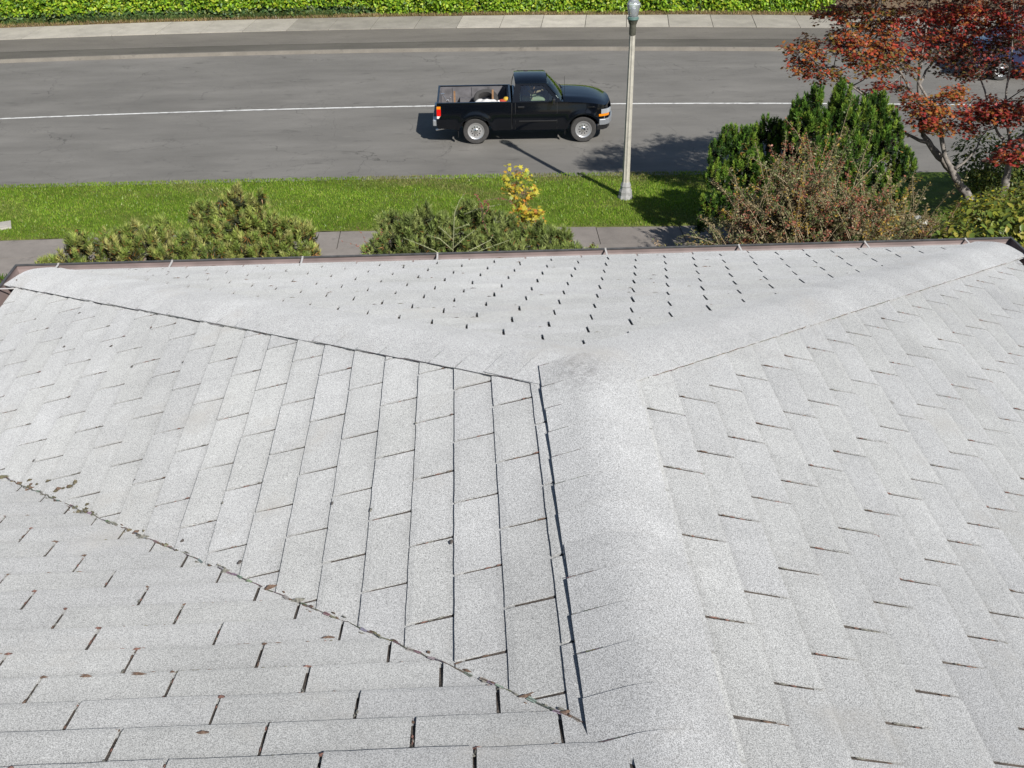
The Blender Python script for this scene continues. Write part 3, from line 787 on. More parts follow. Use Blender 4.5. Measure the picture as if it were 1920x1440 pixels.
# pine tufts: brushes of needles round an upright shoot
def tuft_mesh(name, tips, axes, lens, cols, parent, seed, needles=64, nl=.105, nw=.008, spread=.85, dead=None):
    r = np.random.default_rng(seed); n = len(tips)
    t = r.uniform(0, 1, (n, needles))**.8; ang = r.uniform(0, 2*np.pi, (n, needles))
    ax = axes/np.linalg.norm(axes, axis=1, keepdims=True)
    ref = np.tile([1., 0, .1], (n, 1)); a = np.cross(ax, ref); a /= np.linalg.norm(a, axis=1, keepdims=True); b = np.cross(ax, a)
    base = tips[:, None] - ax[:, None]*(1-t)[..., None]*lens[:, None, None]
    rad = np.cos(ang)[..., None]*a[:, None] + np.sin(ang)[..., None]*b[:, None]
    sp = spread*(1.15 - .75*t**3)[..., None]
    d = ax[:, None]*(.55 + .6*t**2)[..., None] + rad*sp + r.normal(0, .12, (n, needles, 3)); d /= np.linalg.norm(d, axis=2, keepdims=True)
    L = nl*r.uniform(.75, 1.25, (n, needles, 1))
    side_ = np.cross(d, r.normal(0, 1, (n, needles, 3))); side_ /= np.linalg.norm(side_, axis=2, keepdims=True)
    v = np.stack([base - side_*nw, base + side_*nw, base + d*L], 2).reshape(-1, 3)
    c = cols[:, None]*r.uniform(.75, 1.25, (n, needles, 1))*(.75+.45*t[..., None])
    if dead is not None:
        dm = (r.random((n, needles)) < dead*(1-t)*1.6)[..., None]; c = np.where(dm, np.array([.26, .13, .035])*r.uniform(.7, 1.2, (n, needles, 1)), c)
    c = np.repeat(c.reshape(-1, 3), 3, 0); N = n*needles
    me = bpy.data.meshes.new(name); me.vertices.add(3*N); me.vertices.foreach_set('co', v.ravel())
    me.loops.add(3*N); me.loops.foreach_set('vertex_index', np.arange(3*N)); me.polygons.add(N)
    me.polygons.foreach_set('loop_start', np.arange(0, 3*N, 3)); me.polygons.foreach_set('loop_total', np.full(N, 3)); me.update(calc_edges=True)
    ca = me.color_attributes.new('col', 'FLOAT_COLOR', 'POINT'); ca.data.foreach_set('color', np.c_[c, np.ones(3*N)].astype(np.float32).ravel())
    me.materials.append(M_NEEDLE); o = bpy.data.objects.new(name, me); C.objects.link(o); o.parent = parent; return o
def pine(name, label, cat, base, heads, pal, seed, group=None, tl=(.13, .23), nl=.095, dens=26, needles=72, dead=.10, spread=.8, upright=.9, nw=.0085, core=(.03,.036,.014), mult=1.25):
    """heads: list of (centre, radius xy, radius z, n)"""
    r = np.random.default_rng(seed); root = empty(name, base)
    tag(root, label, cat, 'pine shrubs growing beyond the gutter'); B = np.array(base); tips = []; axes = []; cols = []
    br = MB(); rnd = random.Random(seed)
    for c, rx, rz, n in heads:
        n = int(n*mult); c = np.array(c) - B; u = rsph(r, n); u[:, 2] = np.where(u[:, 2] < -.35, -u[:, 2], u[:, 2])
        k = r.uniform(.62, 1.05, (n, 1))**.6
        p = c + u*k*np.array([rx, rx*.85, rz]); tips.append(p)
        a = u*(1-upright*.7) + np.array([0, 0, upright]) + r.normal(0, .16, (n, 3)); axes.append(a)
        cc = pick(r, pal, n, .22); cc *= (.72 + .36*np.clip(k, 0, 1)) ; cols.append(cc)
        mid = Vector(c*.55) + Vector((0, 0, -.25)) + Vector((rnd.uniform(-.2, .2), rnd.uniform(-.2, .2), 0))
        br.tube([Vector((rnd.uniform(-.1, .1), rnd.uniform(-.1, .1), .05)), mid*.6, mid, Vector(c) - Vector((0,0,rz*.3))], [.055, .045, .03, .016], 6)
        for q in p[::2]:
            s = Vector(c)*.8 + Vector(q)*.2 - Vector((0,0,rz*.35)); br.tube([s, (s+Vector(q))*.5 - Vector((0,0,.04)), Vector(q)], [.014, .010, .006], 3, cap=False)
    tips = np.concatenate(tips); axes = np.concatenate(axes); cols = np.concatenate(cols); n = len(tips)
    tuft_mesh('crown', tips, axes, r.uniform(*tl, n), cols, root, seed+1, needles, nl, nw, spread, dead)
    br.build('trunk', M_DARKWOOD, root, smooth=True)
    # inner foliage, shade painted into its colour, so that the shrub is dense inside
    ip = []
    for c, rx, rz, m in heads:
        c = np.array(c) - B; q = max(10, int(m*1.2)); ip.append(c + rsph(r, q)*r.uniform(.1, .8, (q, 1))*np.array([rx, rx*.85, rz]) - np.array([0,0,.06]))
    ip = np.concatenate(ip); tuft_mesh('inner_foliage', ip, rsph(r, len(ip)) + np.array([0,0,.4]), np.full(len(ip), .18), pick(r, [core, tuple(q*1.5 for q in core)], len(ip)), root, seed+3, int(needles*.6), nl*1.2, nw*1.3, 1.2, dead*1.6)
    return root
PAL_P = [(.22,.27,.06), (.18,.24,.05), (.27,.30,.08), (.14,.19,.045), (.30,.30,.10)]
def H(x, y, Y, rx, rz, n): p = at(x, y, Y); return ((p.x, p.y, p.z), rx, rz, n)
G0 = Z + .3
pine('low_pine', 'low spreading pale green pine shrub, leftmost beyond the roof gutter', 'pine shrub', (-6.3, 15.3, G0),
     [H(90,505,14.7,.28,.22,12), H(150,478,15.0,.42,.40,26), H(150,455,15.2,.20,.22,8), H(215,455,15.3,.35,.33,22), H(222,485,14.9,.45,.35,26), H(252,444,15.4,.20,.30,12), H(290,470,15.1,.42,.42,28), H(305,425,15.6,.16,.24,9), H(308,448,15.5,.30,.20,14), H(335,490,14.8,.4,.4,26), H(120,500,14.7,.4,.25,18)],
     PAL_P, 31, dead=.10)
pine('tall_pine', 'taller yellow green pine shrub with a pointed top, right in the left hand pine clump', 'pine shrub', (-4.0, 15.4, G0),
     [H(445,372,15.4,.16,.26,12), H(430,392,15.4,.30,.24,26), H(484,385,15.3,.20,.28,16), H(385,410,15.3,.26,.30,24), H(368,398,15.4,.14,.18,8), H(450,425,15.2,.50,.40,52), H(500,425,15.1,.35,.32,30), H(400,455,15.0,.45,.40,42), H(360,470,15.0,.40,.40,34), H(460,478,14.8,.5,.45,50), H(410,490,14.6,.45,.35,36)],
     PAL_P, 47, dead=.10)
pine('rounded_pine', 'small pine shrub with knobbly tufts between the tall pine and the open pavement', 'pine shrub', (-3.2, 14.9, G0),
     [H(540,430,15.0,.26,.24,18), H(568,440,14.9,.22,.26,16), H(575,478,14.6,.24,.24,16), H(530,470,14.7,.36,.34,32), H(500,480,14.7,.3,.3,22), H(552,500,14.4,.35,.3,22)],
     PAL_P, 53, dead=.10)
pine('bushy_pine', 'bushy pale green pine shrub directly behind the middle of the gutter, around the yellow sapling', 'pine shrub', (-.6, 15.0, G0),
     [H(740,425,15.2,.34,.30,26), H(795,405,15.3,.16,.26,12), H(780,440,15.1,.42,.36,36), H(835,425,15.2,.30,.26,24), H(880,405,15.3,.28,.28,24), H(905,425,15.2,.40,.34,36), H(850,455,14.9,.5,.36,46), H(940,430,15.1,.34,.30,28), H(740,465,14.8,.42,.34,32), H(800,480,14.6,.45,.3,32), H(930,470,14.7,.5,.36,42), H(700,480,14.6,.24,.28,14), H(712,460,14.8,.18,.2,9)],
     [(.20,.25,.065), (.16,.21,.055), (.24,.28,.09), (.13,.17,.05)], 61, dead=.05)
pine('bushy_pine', 'pale pine shrub at the right end of the middle clump, next to the shaded pavement', 'pine shrub', (.9, 14.7, G0),
     [H(1000,445,15.0,.38,.32,34), H(1045,455,14.8,.34,.26,28), H(1030,480,14.5,.42,.3,32), H(980,480,14.6,.4,.3,28), H(1075,478,14.4,.22,.2,12), H(1115,478,14.1,.20,.15,10)],
     [(.20,.25,.065), (.16,.21,.055), (.24,.28,.09), (.13,.17,.05)], 67, dead=.05)
PAL_D = [(.055,.12,.018), (.09,.18,.022), (.04,.09,.014), (.14,.23,.03), (.20,.28,.04)]
pine('dark_pine', 'large dark green candle tufted pine behind the red berried shrub, lower left half', 'pine shrub', (5.9, 17.6, G0),
     [H(1370,262,18.5,.24,.34,22), H(1395,270,18.5,.30,.40,34), H(1345,330,18.2,.24,.36,24), H(1400,320,18.3,.45,.50,60), H(1440,250,18.7,.34,.40,34), H(1440,330,18.2,.42,.45,50), H(1330,385,17.9,.22,.34,16), H(1365,390,17.9,.38,.40,36), H(1420,390,17.9,.5,.45,46), H(1315,415,17.8,.12,.2,8), H(1480,290,18.5,.45,.5,44), H(1478,250,18.7,.28,.4,24), H(1345,290,18.4,.24,.34,20), H(1405,300,18.5,.4,.4,34)],
     PAL_D, 71, tl=(.14,.22), nl=.07, dead=.02, spread=.7, upright=1.2, needles=70, nw=.009, core=(.012,.028,.007), mult=1.55)
pine('dark_pine', 'large dark green candle tufted pine under the red maple, upper right half', 'pine shrub', (7.4, 17.9, G0),
     [H(1530,190,17.9,.16,.40,16), H(1502,205,17.9,.20,.34,20), H(1510,240,17.9,.42,.50,56), H(1556,235,17.9,.30,.45,34), H(1548,285,17.7,.35,.45,34), H(1578,190,17.9,.24,.44,28), H(1600,225,17.8,.42,.50,56), H(1640,205,17.9,.26,.42,32), H(1670,235,17.8,.22,.40,26), H(1655,270,17.7,.45,.55,66), H(1585,290,17.6,.50,.50,66), H(1530,330,17.4,.45,.5,50), H(1620,340,17.4,.5,.5,60), H(1690,320,17.5,.30,.5,34), H(1560,380,17.2,.5,.5,44), H(1660,380,17.2,.5,.45,44)],
     PAL_D, 79, tl=(.14,.24), nl=.07, dead=.02, spread=.7, upright=1.2, needles=70, nw=.009, core=(.012,.028,.007), mult=1.55)

# yellow maple sapling
def sapling():
    r = np.random.default_rng(5); rnd = random.Random(5)
    b = at(1006, 455, 15.9); base = Vector((b.x, 15.9, G0)); root = empty('maple_sapling', base)
    tag(root, 'slim maple sapling with bright yellow autumn leaves rising out of the middle pines', 'sapling')
    top = at(968, 316, 15.9) - base; st = MB(); mid = at(990, 400, 15.9) - base
    st.tube([(0,0,0), mid*.5, mid, at(982, 355, 15.9)-base, top], [.014, .012, .009, .006, .003], 5)
    P = []; D = []; S_ = []; Cc = []
    for (x, y, n, sx, sy) in ((968,322,7,14,6), (955,333,5,8,6), (985,330,5,8,7), (960,352,10,12,9), (975,350,8,12,8), (1000,358,10,12,9), (985,366,9,14,8), (965,368,6,12,4), (978,385,10,14,7), (990,396,12,18,7), (1005,400,12,14,7), (965,406,7,10,5), (990,415,12,20,7), (1010,418,8,10,6), (980,424,8,14,6), (1012,440,4,8,6)):
        for _ in range(int(n*3.2)):
            q = at(x + rnd.gauss(0, sx*.52), y + rnd.gauss(0, sy*.7), 15.9 + rnd.gauss(0, .12)) - base
            P.append(q); t = q.z/top.z; s = (mid if t < .8 else top)*1.0; s = Vector((mid.x + (top.x-mid.x)*max(0, min(1, (q.z-mid.z)/(top.z-mid.z))), mid.y, q.z - .05))
            if rnd.random() < .5: st.tube([s, (s+q)/2 + Vector((0,0,.01)), q], .0025, 3, cap=False)
            D.append((q.x-s.x, q.y-s.y, -.05)); S_.append(rnd.uniform(.065, .105))
            g = rnd.random(); Cc.append((.46,.40,.045) if g < .6 else (.52,.30,.04) if g < .78 else (.28,.34,.05) if g < .93 else (.55,.20,.05))
    P = np.array([tuple(p) for p in P]); nr = np.tile([.2, -.4, 1.], (len(P), 1)) + r.normal(0, .35, (len(P), 3))
    scatter('crown', P, nr, np.array(S_), np.array(Cc)*r.uniform(.8, 1.15, (len(P), 1)), 'maple', M_LEAF, root, 3, dirs=np.array(D) + r.normal(0, .03, (len(P), 3)))
    st.build('trunk', M_TWIG, root, smooth=True)
sapling()

# bare and red-leaved twigs of a berry shrub poking through the pines
def arching(name, label, cat, base, arcs, pal, seed, leaf=.03, per=40, trad=.006, mat=M_TWIG):
    r = np.random.default_rng(seed); rnd = random.Random(seed); root = empty(name, base); tag(root, label, cat); B = Vector(base)
    P = []; D = []; Cc = []
    for pts, red in arcs:
        st = MB()
        pts = [Vector(p) - B for p in pts]; n = len(pts)
        st.tube(pts, [trad*(1 - .75*i/(n-1)) for i in range(n)], 4); st.build('stem', mat, root, smooth=True)
        for _ in range(per):
            t = rnd.uniform(.15, 1)*(n-1); i = min(int(t), n-2); q = pts[i].lerp(pts[i+1], t-i); d = (pts[i+1]-pts[i]).normalized()
            w = d.cross(Vector((rnd.gauss(0,1), rnd.gauss(0,1), rnd.gauss(0,1)))).normalized()
            P.append(q); D.append(d*.5 + w); Cc.append(pal[1] if rnd.random() < red else pal[0])
    P = np.array([tuple(p) for p in P]); D = np.array([tuple(p) for p in D])
    scatter('leaves', P, r.normal(0, .5, (len(P), 3)) + np.array([0,0,1]), np.full(len(P), leaf), np.array(Cc)*r.uniform(.7, 1.3, (len(P), 1)), 'small', M_LEAF, root, seed, dirs=D)
    return root
def A(lst): return [tuple(at(x, y, Y)) for x, y, Y in lst]
b0 = at(848, 492, 14.0)
arching('berry_shrub', 'pale green arching twigs standing up out of the middle pine shrub', 'shrub', (b0.x, 14.0, G0),
    [(A([(848,492,14),(850,450,14),(852,400,14),(862,375,14.1),(871,362,14.2)]), .05), (A([(848,492,14),(815,470,14),(780,455,13.9),(757,446,13.8)]), .05), (A([(848,492,14),(880,470,14.1),(920,450,14.2),(925,440,14.3)]), .05),
     (A([(850,486,14),(900,470,13.9),(960,448,13.8)]), .05), (A([(850,450,14),(835,435,14),(822,425,14)]), .0), (A([(851,430,14),(868,424,14),(880,420,14)]), .0), (A([(850,470,14),(825,448,14),(800,440,14)]), .05), (A([(850,465,14),(872,445,14.1),(890,432,14.1)]), .05), (A([(870,402,15.0),(900,390,15.0),(940,383,15.0)]), .1)],
    ((.22,.25,.10), (.30,.09,.05)), 15, leaf=.03, per=44, trad=.010, mat=simple('pale_green_stem', (.27,.28,.15), .7))
arching('berry_shrub', 'red leaved arching twigs just left of the yellow sapling', 'shrub', (at(950, 480, 14.8).x, 14.8, G0),
    [(A([(905,420,14.8),(903,390,14.8),(912,376,14.8),(935,371,14.8),(955,376,14.8),(966,386,14.8)]), .9), (A([(905,400,14.8),(900,378,14.8),(892,364,14.8)]), .8), (A([(905,410,14.8),(918,385,14.9),(908,375,14.9)]), .9), (A([(930,480,14.8),(915,440,14.8),(905,410,14.8)]), .4)],
    ((.17,.18,.07), (.33,.10,.075)), 16, leaf=.034, per=60, trad=.007)
arching('berry_shrub', 'thin red leaved twig over the pavement between the two pine clumps', 'shrub', (at(690, 505, 14.2).x, 14.2, G0),
    [(A([(705,500,14.2),(692,470,14.2),(680,440,14.2),(668,422,14.2)]), .8), (A([(700,484,14.2),(672,462,14.2),(655,455,14.1),(640,452,14.1)]), .9), (A([(690,465,14.2),(715,440,14.2),(716,430,14.2)]), .9), (A([(705,500,14.2),(690,488,14.1),(685,484,14.1)]), .9)],
    ((.20,.14,.07), (.36,.10,.06)), 17, leaf=.026, per=26, trad=.004)
lf = scatter('fallen_leaf', np.array([[0.,0,0]]), np.array([[.1,-.5,1.]]), .22, np.array([[.30,.12,.03]]), 'maple', M_LEAF, None, 2, dirs=np.array([[.2,1.,-.2]]))
lf.location = at(1003, 482, 13.9); tag(lf, 'single large orange brown dead leaf caught in the middle pine just beyond the gutter', 'leaf')

# red berried shrub: hundreds of arching twigs with tiny leaves
def berry_mound(name, label, base, rad, n, seed, pal, leaf=.03, per=46, droop=.5, x0=-.1, ymul=1.0):
    r = np.random.default_rng(seed); rnd = random.Random(seed); root = empty(name, base); tag(root, label, 'shrub')
    st = MB(); P = []; D = []; Cc = []
    pal = [np.array(p) for p in pal]
    for i in range(n):
        az = rnd.uniform(0, 2*math.pi); el = math.asin(rnd.uniform(-.05, 1)); k = rnd.uniform(.72, 1.12) if rnd.random() < .8 else rnd.uniform(1.05, 1.3)
        ex, ey, ez = math.cos(az)*math.cos(el), math.sin(az)*math.cos(el), math.sin(el)
        tip = Vector((ex*rad[0]*k, ey*rad[1]*k, .3 + ez*rad[2]*k))
        s = Vector((ex*rad[0]*.45 + rnd.gauss(0, .3)*rad[0], ey*rad[1]*.45 + rnd.gauss(0, .25)*rad[1], rnd.uniform(.05, .5)*rad[2]*max(.2, ez))); side_ = Vector((rnd.gauss(0, .35), rnd.gauss(0, .35), 0))
        mid = s.lerp(tip, .5) + Vector((0, 0, rad[2]*rnd.uniform(.05, .22))) + side_*.5; tip2 = tip + side_ - Vector((0,0,rnd.uniform(.0, droop)))
        pts = [s*(1-t)**2 + mid*2*t*(1-t) + tip2*t*t for t in (0, .25, .5, .7, .85, 1)]
        st.tube(pts, [.009, .008, .006, .005, .004, .002], 3, cap=False)
        tone = rnd.random(); pc = pal[0] if tone < .34 else pal[1] if tone < .58 else pal[2] if tone < .78 else pal[3] if tone < .93 else pal[4]
        for _ in range(per):
            t = rnd.uniform(.4, 1)**.8*5; j = min(int(t), 4); q = pts[j].lerp(pts[j+1], t-j); d = (pts[j+1]-pts[j]).normalized()
            w = d.cross(Vector((rnd.gauss(0,1), rnd.gauss(0,1), rnd.gauss(0,1)))).normalized()
            P.append((q + w*rnd.uniform(0, .03))[:]); D.append((d*.4+w)[:]); c = pc if rnd.random() < .75 else pal[rnd.randrange(5)]; Cc.append(c)
    P = np.array(P); m = len(P)
    scatter('crown', P, r.normal(0, .6, (m, 3)) + np.array([0,0,1.]), r.uniform(.7, 1.3, m)*leaf, np.array(Cc)*r.uniform(.65, 1.35, (m, 1)), 'small', M_LEAF, root, seed, dirs=np.array(D))
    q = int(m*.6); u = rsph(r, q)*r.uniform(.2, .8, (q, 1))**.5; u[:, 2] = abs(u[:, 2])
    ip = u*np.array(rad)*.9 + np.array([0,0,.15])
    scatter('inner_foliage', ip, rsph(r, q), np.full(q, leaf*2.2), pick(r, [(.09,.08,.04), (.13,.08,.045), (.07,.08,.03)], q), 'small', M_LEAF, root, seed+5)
    st.build('stems', simple('tan_stem', (.27,.21,.13), .8), root); return root
PAL_C = [(.19,.20,.085), (.26,.21,.11), (.30,.11,.07), (.12,.16,.055), (.36,.24,.05)]
berry_mound('berry_shrub', 'large brownish red berried shrub of arching twigs in front of the dark pines', (5.5, 14.8, G0-.1), (1.75, 1.25, 3.0), 1250, 91, PAL_C, leaf=.046, per=62)
berry_mound('berry_shrub', 'low red leaved left end of the berried shrub hanging towards the gutter', (4.55, 14.4, G0-.1), (1.1, .8, 1.75), 430, 93, [(.22,.20,.09), (.28,.20,.12), (.36,.10,.07), (.12,.15,.055), (.36,.13,.06)], leaf=.046, per=56)
berry_mound('berry_shrub', 'lower tan and green end of the berried shrub, beside the leafy bush at the right', (7.25, 15.3, G0-.1), (1.3, 1.1, 1.95), 560, 92, [(.21,.19,.085), (.25,.20,.10), (.22,.11,.06), (.12,.14,.05), (.30,.22,.06)], leaf=.046, per=56)

# broad-leaved bushes
def leafy(name, label, cat, base, blobs, pal, n, leaf, seed, template='oval', drop=.6, stems=24, group=None):
    r = np.random.default_rng(seed); rnd = random.Random(seed); root = empty(name, base); tag(root, label, cat, group); B = np.array(base)
    P = []; N = []; K = []; vol = np.array([b[1]*b[2] for b in blobs]); vol = vol/vol.sum(); st = MB()
    for (c, rx, rz), w in zip(blobs, vol):
        m = int(n*w); u = rsph(r, m); k = r.uniform(.5, 1.06, (m, 1))**.7; c = np.array(c) - B
        k *= 1 + .12*np.sin(u[:, :1]*7 + c[0]) * np.cos(u[:, 1:2]*6)
        P.append(c + u*k*np.array([rx, rx, rz])); N.append(u*.7 + np.array([0,0,.8]) + r.normal(0, .4, (m, 3))); K.append(k)
        for _ in range(max(3, stems//len(blobs))):
            e = rsph(r, 1)[0]; e[2] = abs(e[2]); q = c + e*np.array([rx, rx, rz])*.9
            st.tube([(rnd.uniform(-.15,.15), rnd.uniform(-.15,.15), 0), Vector(q)*.55 + Vector((0,0,.1)), Vector(q)], [.014, .010, .004], 4, cap=False)
    P = np.concatenate(P); N = np.concatenate(N); K = np.concatenate(K); m = len(P)
    dirs = N*np.array([1,1,0]) + r.normal(0, .5, (m, 3)); dirs[:, 2] -= drop
    scatter('crown', P, N, r.uniform(.65, 1.25, m)*leaf, pick(r, pal, m, .3), template, M_LEAF, root, seed, dirs=dirs)
    st.build('stems', M_TWIG, root, smooth=True); return root
def Bq(x, y, Y, rx, rz): p = at(x, y, Y); return ((p.x, p.y, p.z), rx, rz)
leafy('leafy_bush', 'yellow green broad leaved bush at the right corner of the gutter', 'bush', (7.6, 12.8, G0),
      [Bq(1790,470,12.6,.45,.5), Bq(1850,430,13.0,.55,.5), Bq(1900,455,12.6,.55,.6), Bq(1920,420,13.2,.5,.5), Bq(1830,490,12.2,.5,.6), Bq(1905,520,12.0,.6,.7), Bq(1770,480,12.6,.3,.4), Bq(1960,480,12.4,.6,.8)],
      [(.17,.20,.03), (.24,.26,.035), (.12,.17,.03), (.30,.27,.05), (.09,.13,.03)], 5200, .12, 101, drop=1.1)
leafy('leafy_bush', 'dark green bush in the shade behind the two maple trunks', 'bush', (11.4, 20.4, G0-.3),
      [Bq(1835,290,20.3,.6,.6), Bq(1870,320,20.2,.7,.6), Bq(1925,300,20.5,.7,.8), Bq(1900,350,19.9,.8,.6), Bq(1840,335,20.0,.4,.4), Bq(1960,330,20.3,.8,.9)],
      [(.075,.11,.025), (.10,.14,.03), (.05,.08,.02), (.15,.17,.03)], 5200, .09, 103, drop=.3)
leafy('leafy_bush', 'low green bush with a few yellow flowers at the foot of the maple', 'bush', (9.9, 16.6, G0-.2),
      [Bq(1850,395,16.5,.45,.35), Bq(1890,385,16.9,.5,.4), Bq(1815,400,16.3,.35,.3), Bq(1925,390,16.9,.5,.5)],
      [(.13,.17,.03), (.09,.13,.025), (.18,.21,.04), (.20,.18,.06), (.13,.16,.03), (.42,.36,.03)], 3200, .075, 105, drop=.4)
dg_ = blades('dry_grass', 9000, (7.9, 10.6), lambda x: (x*0+15.6, x*0+18.2), Z+.28, .42, [(.30,.24,.12), (.25,.19,.09), (.22,.20,.08), (.34,.27,.14)], 9, w=.011)
tag(dg_, 'dry tan ornamental grass at the foot of the maple trunks', 'grass', kind='stuff')
rk = MB(); rk.lathe([(.02,-.12), (.2,-.1), (.27,0), (.2,.12), (.05,.17)], 9); rock = rk.build('rock', simple('pale_rock', (.46,.45,.40), .9, var=.25, vscale=6, bump=.6, bscale=20), None, smooth=False, bevel=.03)
rock.location = at(1728, 414, 15.6); rock.rotation_euler = (.2, .3, .5); rock.scale = (.5, .6, .4); tag(rock, 'pale garden rock showing between the berried shrub and the leafy bush', 'rock')

# clipped hedge across the street
def hedge():
    r = np.random.default_rng(7); root = empty('hedge', (-8, 41.2, Z+.12)); tag(root, 'long clipped yellow green laurel hedge across the street', 'hedge')
    B = np.array([-8, 41.2, Z+.12]); x0, x1, Ht = -34, 13.4, 2.0
    n = 105000; face = r.random(n) < .66; x = r.uniform(x0, x1, n)
    yb = vx(x, *P_HEDGE); bulge = .16*np.sin(x*.9)+.10*np.sin(x*2.3+1)+.05*np.sin(x*5.1)
    h = r.uniform(0, 1, n); dep = r.uniform(-.12, .16, n)
    wav = bulge*np.sin(h*2.2+.5) + .07*np.sin(x*3.1+h*8) + .05*np.sin(x*7.7 - h*13)
    y = np.where(face, yb + wav*.8 + dep + (1-h)**3*.10 + h*.25, yb + .2 + r.uniform(0, 1.9, n)); z = np.where(face, h*Ht, Ht + .07*np.sin(x*3.1) + dep*.4)
    P = np.c_[x, y, z + B[2]] - B
    nr = np.where(face[:, None], np.array([0,-1.,.55]), np.array([0,0,1.])) + r.normal(0, .5, (n, 3))
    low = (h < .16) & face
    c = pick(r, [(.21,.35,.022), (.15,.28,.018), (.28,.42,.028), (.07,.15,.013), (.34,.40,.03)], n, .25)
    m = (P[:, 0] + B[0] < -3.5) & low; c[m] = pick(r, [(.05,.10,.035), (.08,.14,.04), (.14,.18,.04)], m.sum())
    d = r.normal(0, .6, (n, 3)) + np.array([0,-.6,.2])
    scatter('foliage', P, nr, r.uniform(.09, .165, n), c, 'oval', M_LEAF, root, 8, dirs=d)['kind'] = 'stuff'
    v = []; f = []; k = 0
    for i in range(96):
        xx = x0 + .1 + (x1-x0-.2)*i/95; yy = ext(P_HEDGE, xx); bb = .16*math.sin(xx*.9)+.10*math.sin(xx*2.3+1)
        v += [(xx-B[0], yy+.22-B[1], 0), (xx-B[0], yy+.28+bb*.4-B[1], Ht-.1), (xx-B[0], yy+2.0-B[1], Ht-.1), (xx-B[0], yy+2.0-B[1], 0)]
    for i in range(95):
        for q in range(3): f.append((i*4+q, i*4+4+q, i*4+5+q, i*4+1+q))
    f += [(0,1,2,3), (380,383,382,381)]
    mesh_obj('branch_mass', v, f, simple('hedge_inside', (.022,.034,.010), .95, var=.5, vscale=6), root)
hedge()
iv = blades('ground_cover', 9000, (-20, -5.2), lambda x: (vx(x, *off(P_HEDGE, -.16)), vx(x, *off(P_HEDGE, .15))), Z+.13, .13, [(.07,.12,.04), (.10,.15,.04), (.16,.18,.05), (.05,.09,.03)], 12, w=.03)
tag(iv, 'dark green ground cover along the foot of the hedge at the left', 'ground cover', kind='stuff')
dv = blades('dry_grass', 9000, (-20, 14), lambda x: (vx(x, *off(P_SWF, .02)), vx(x, *off(P_HEDGE, .05))), Z+.12, .07, [(.30,.22,.11), (.25,.18,.09), (.20,.19,.06)], 13, w=.018)
tag(dv, 'dry brown grass between the far pavement and the hedge', 'grass', kind='stuff')

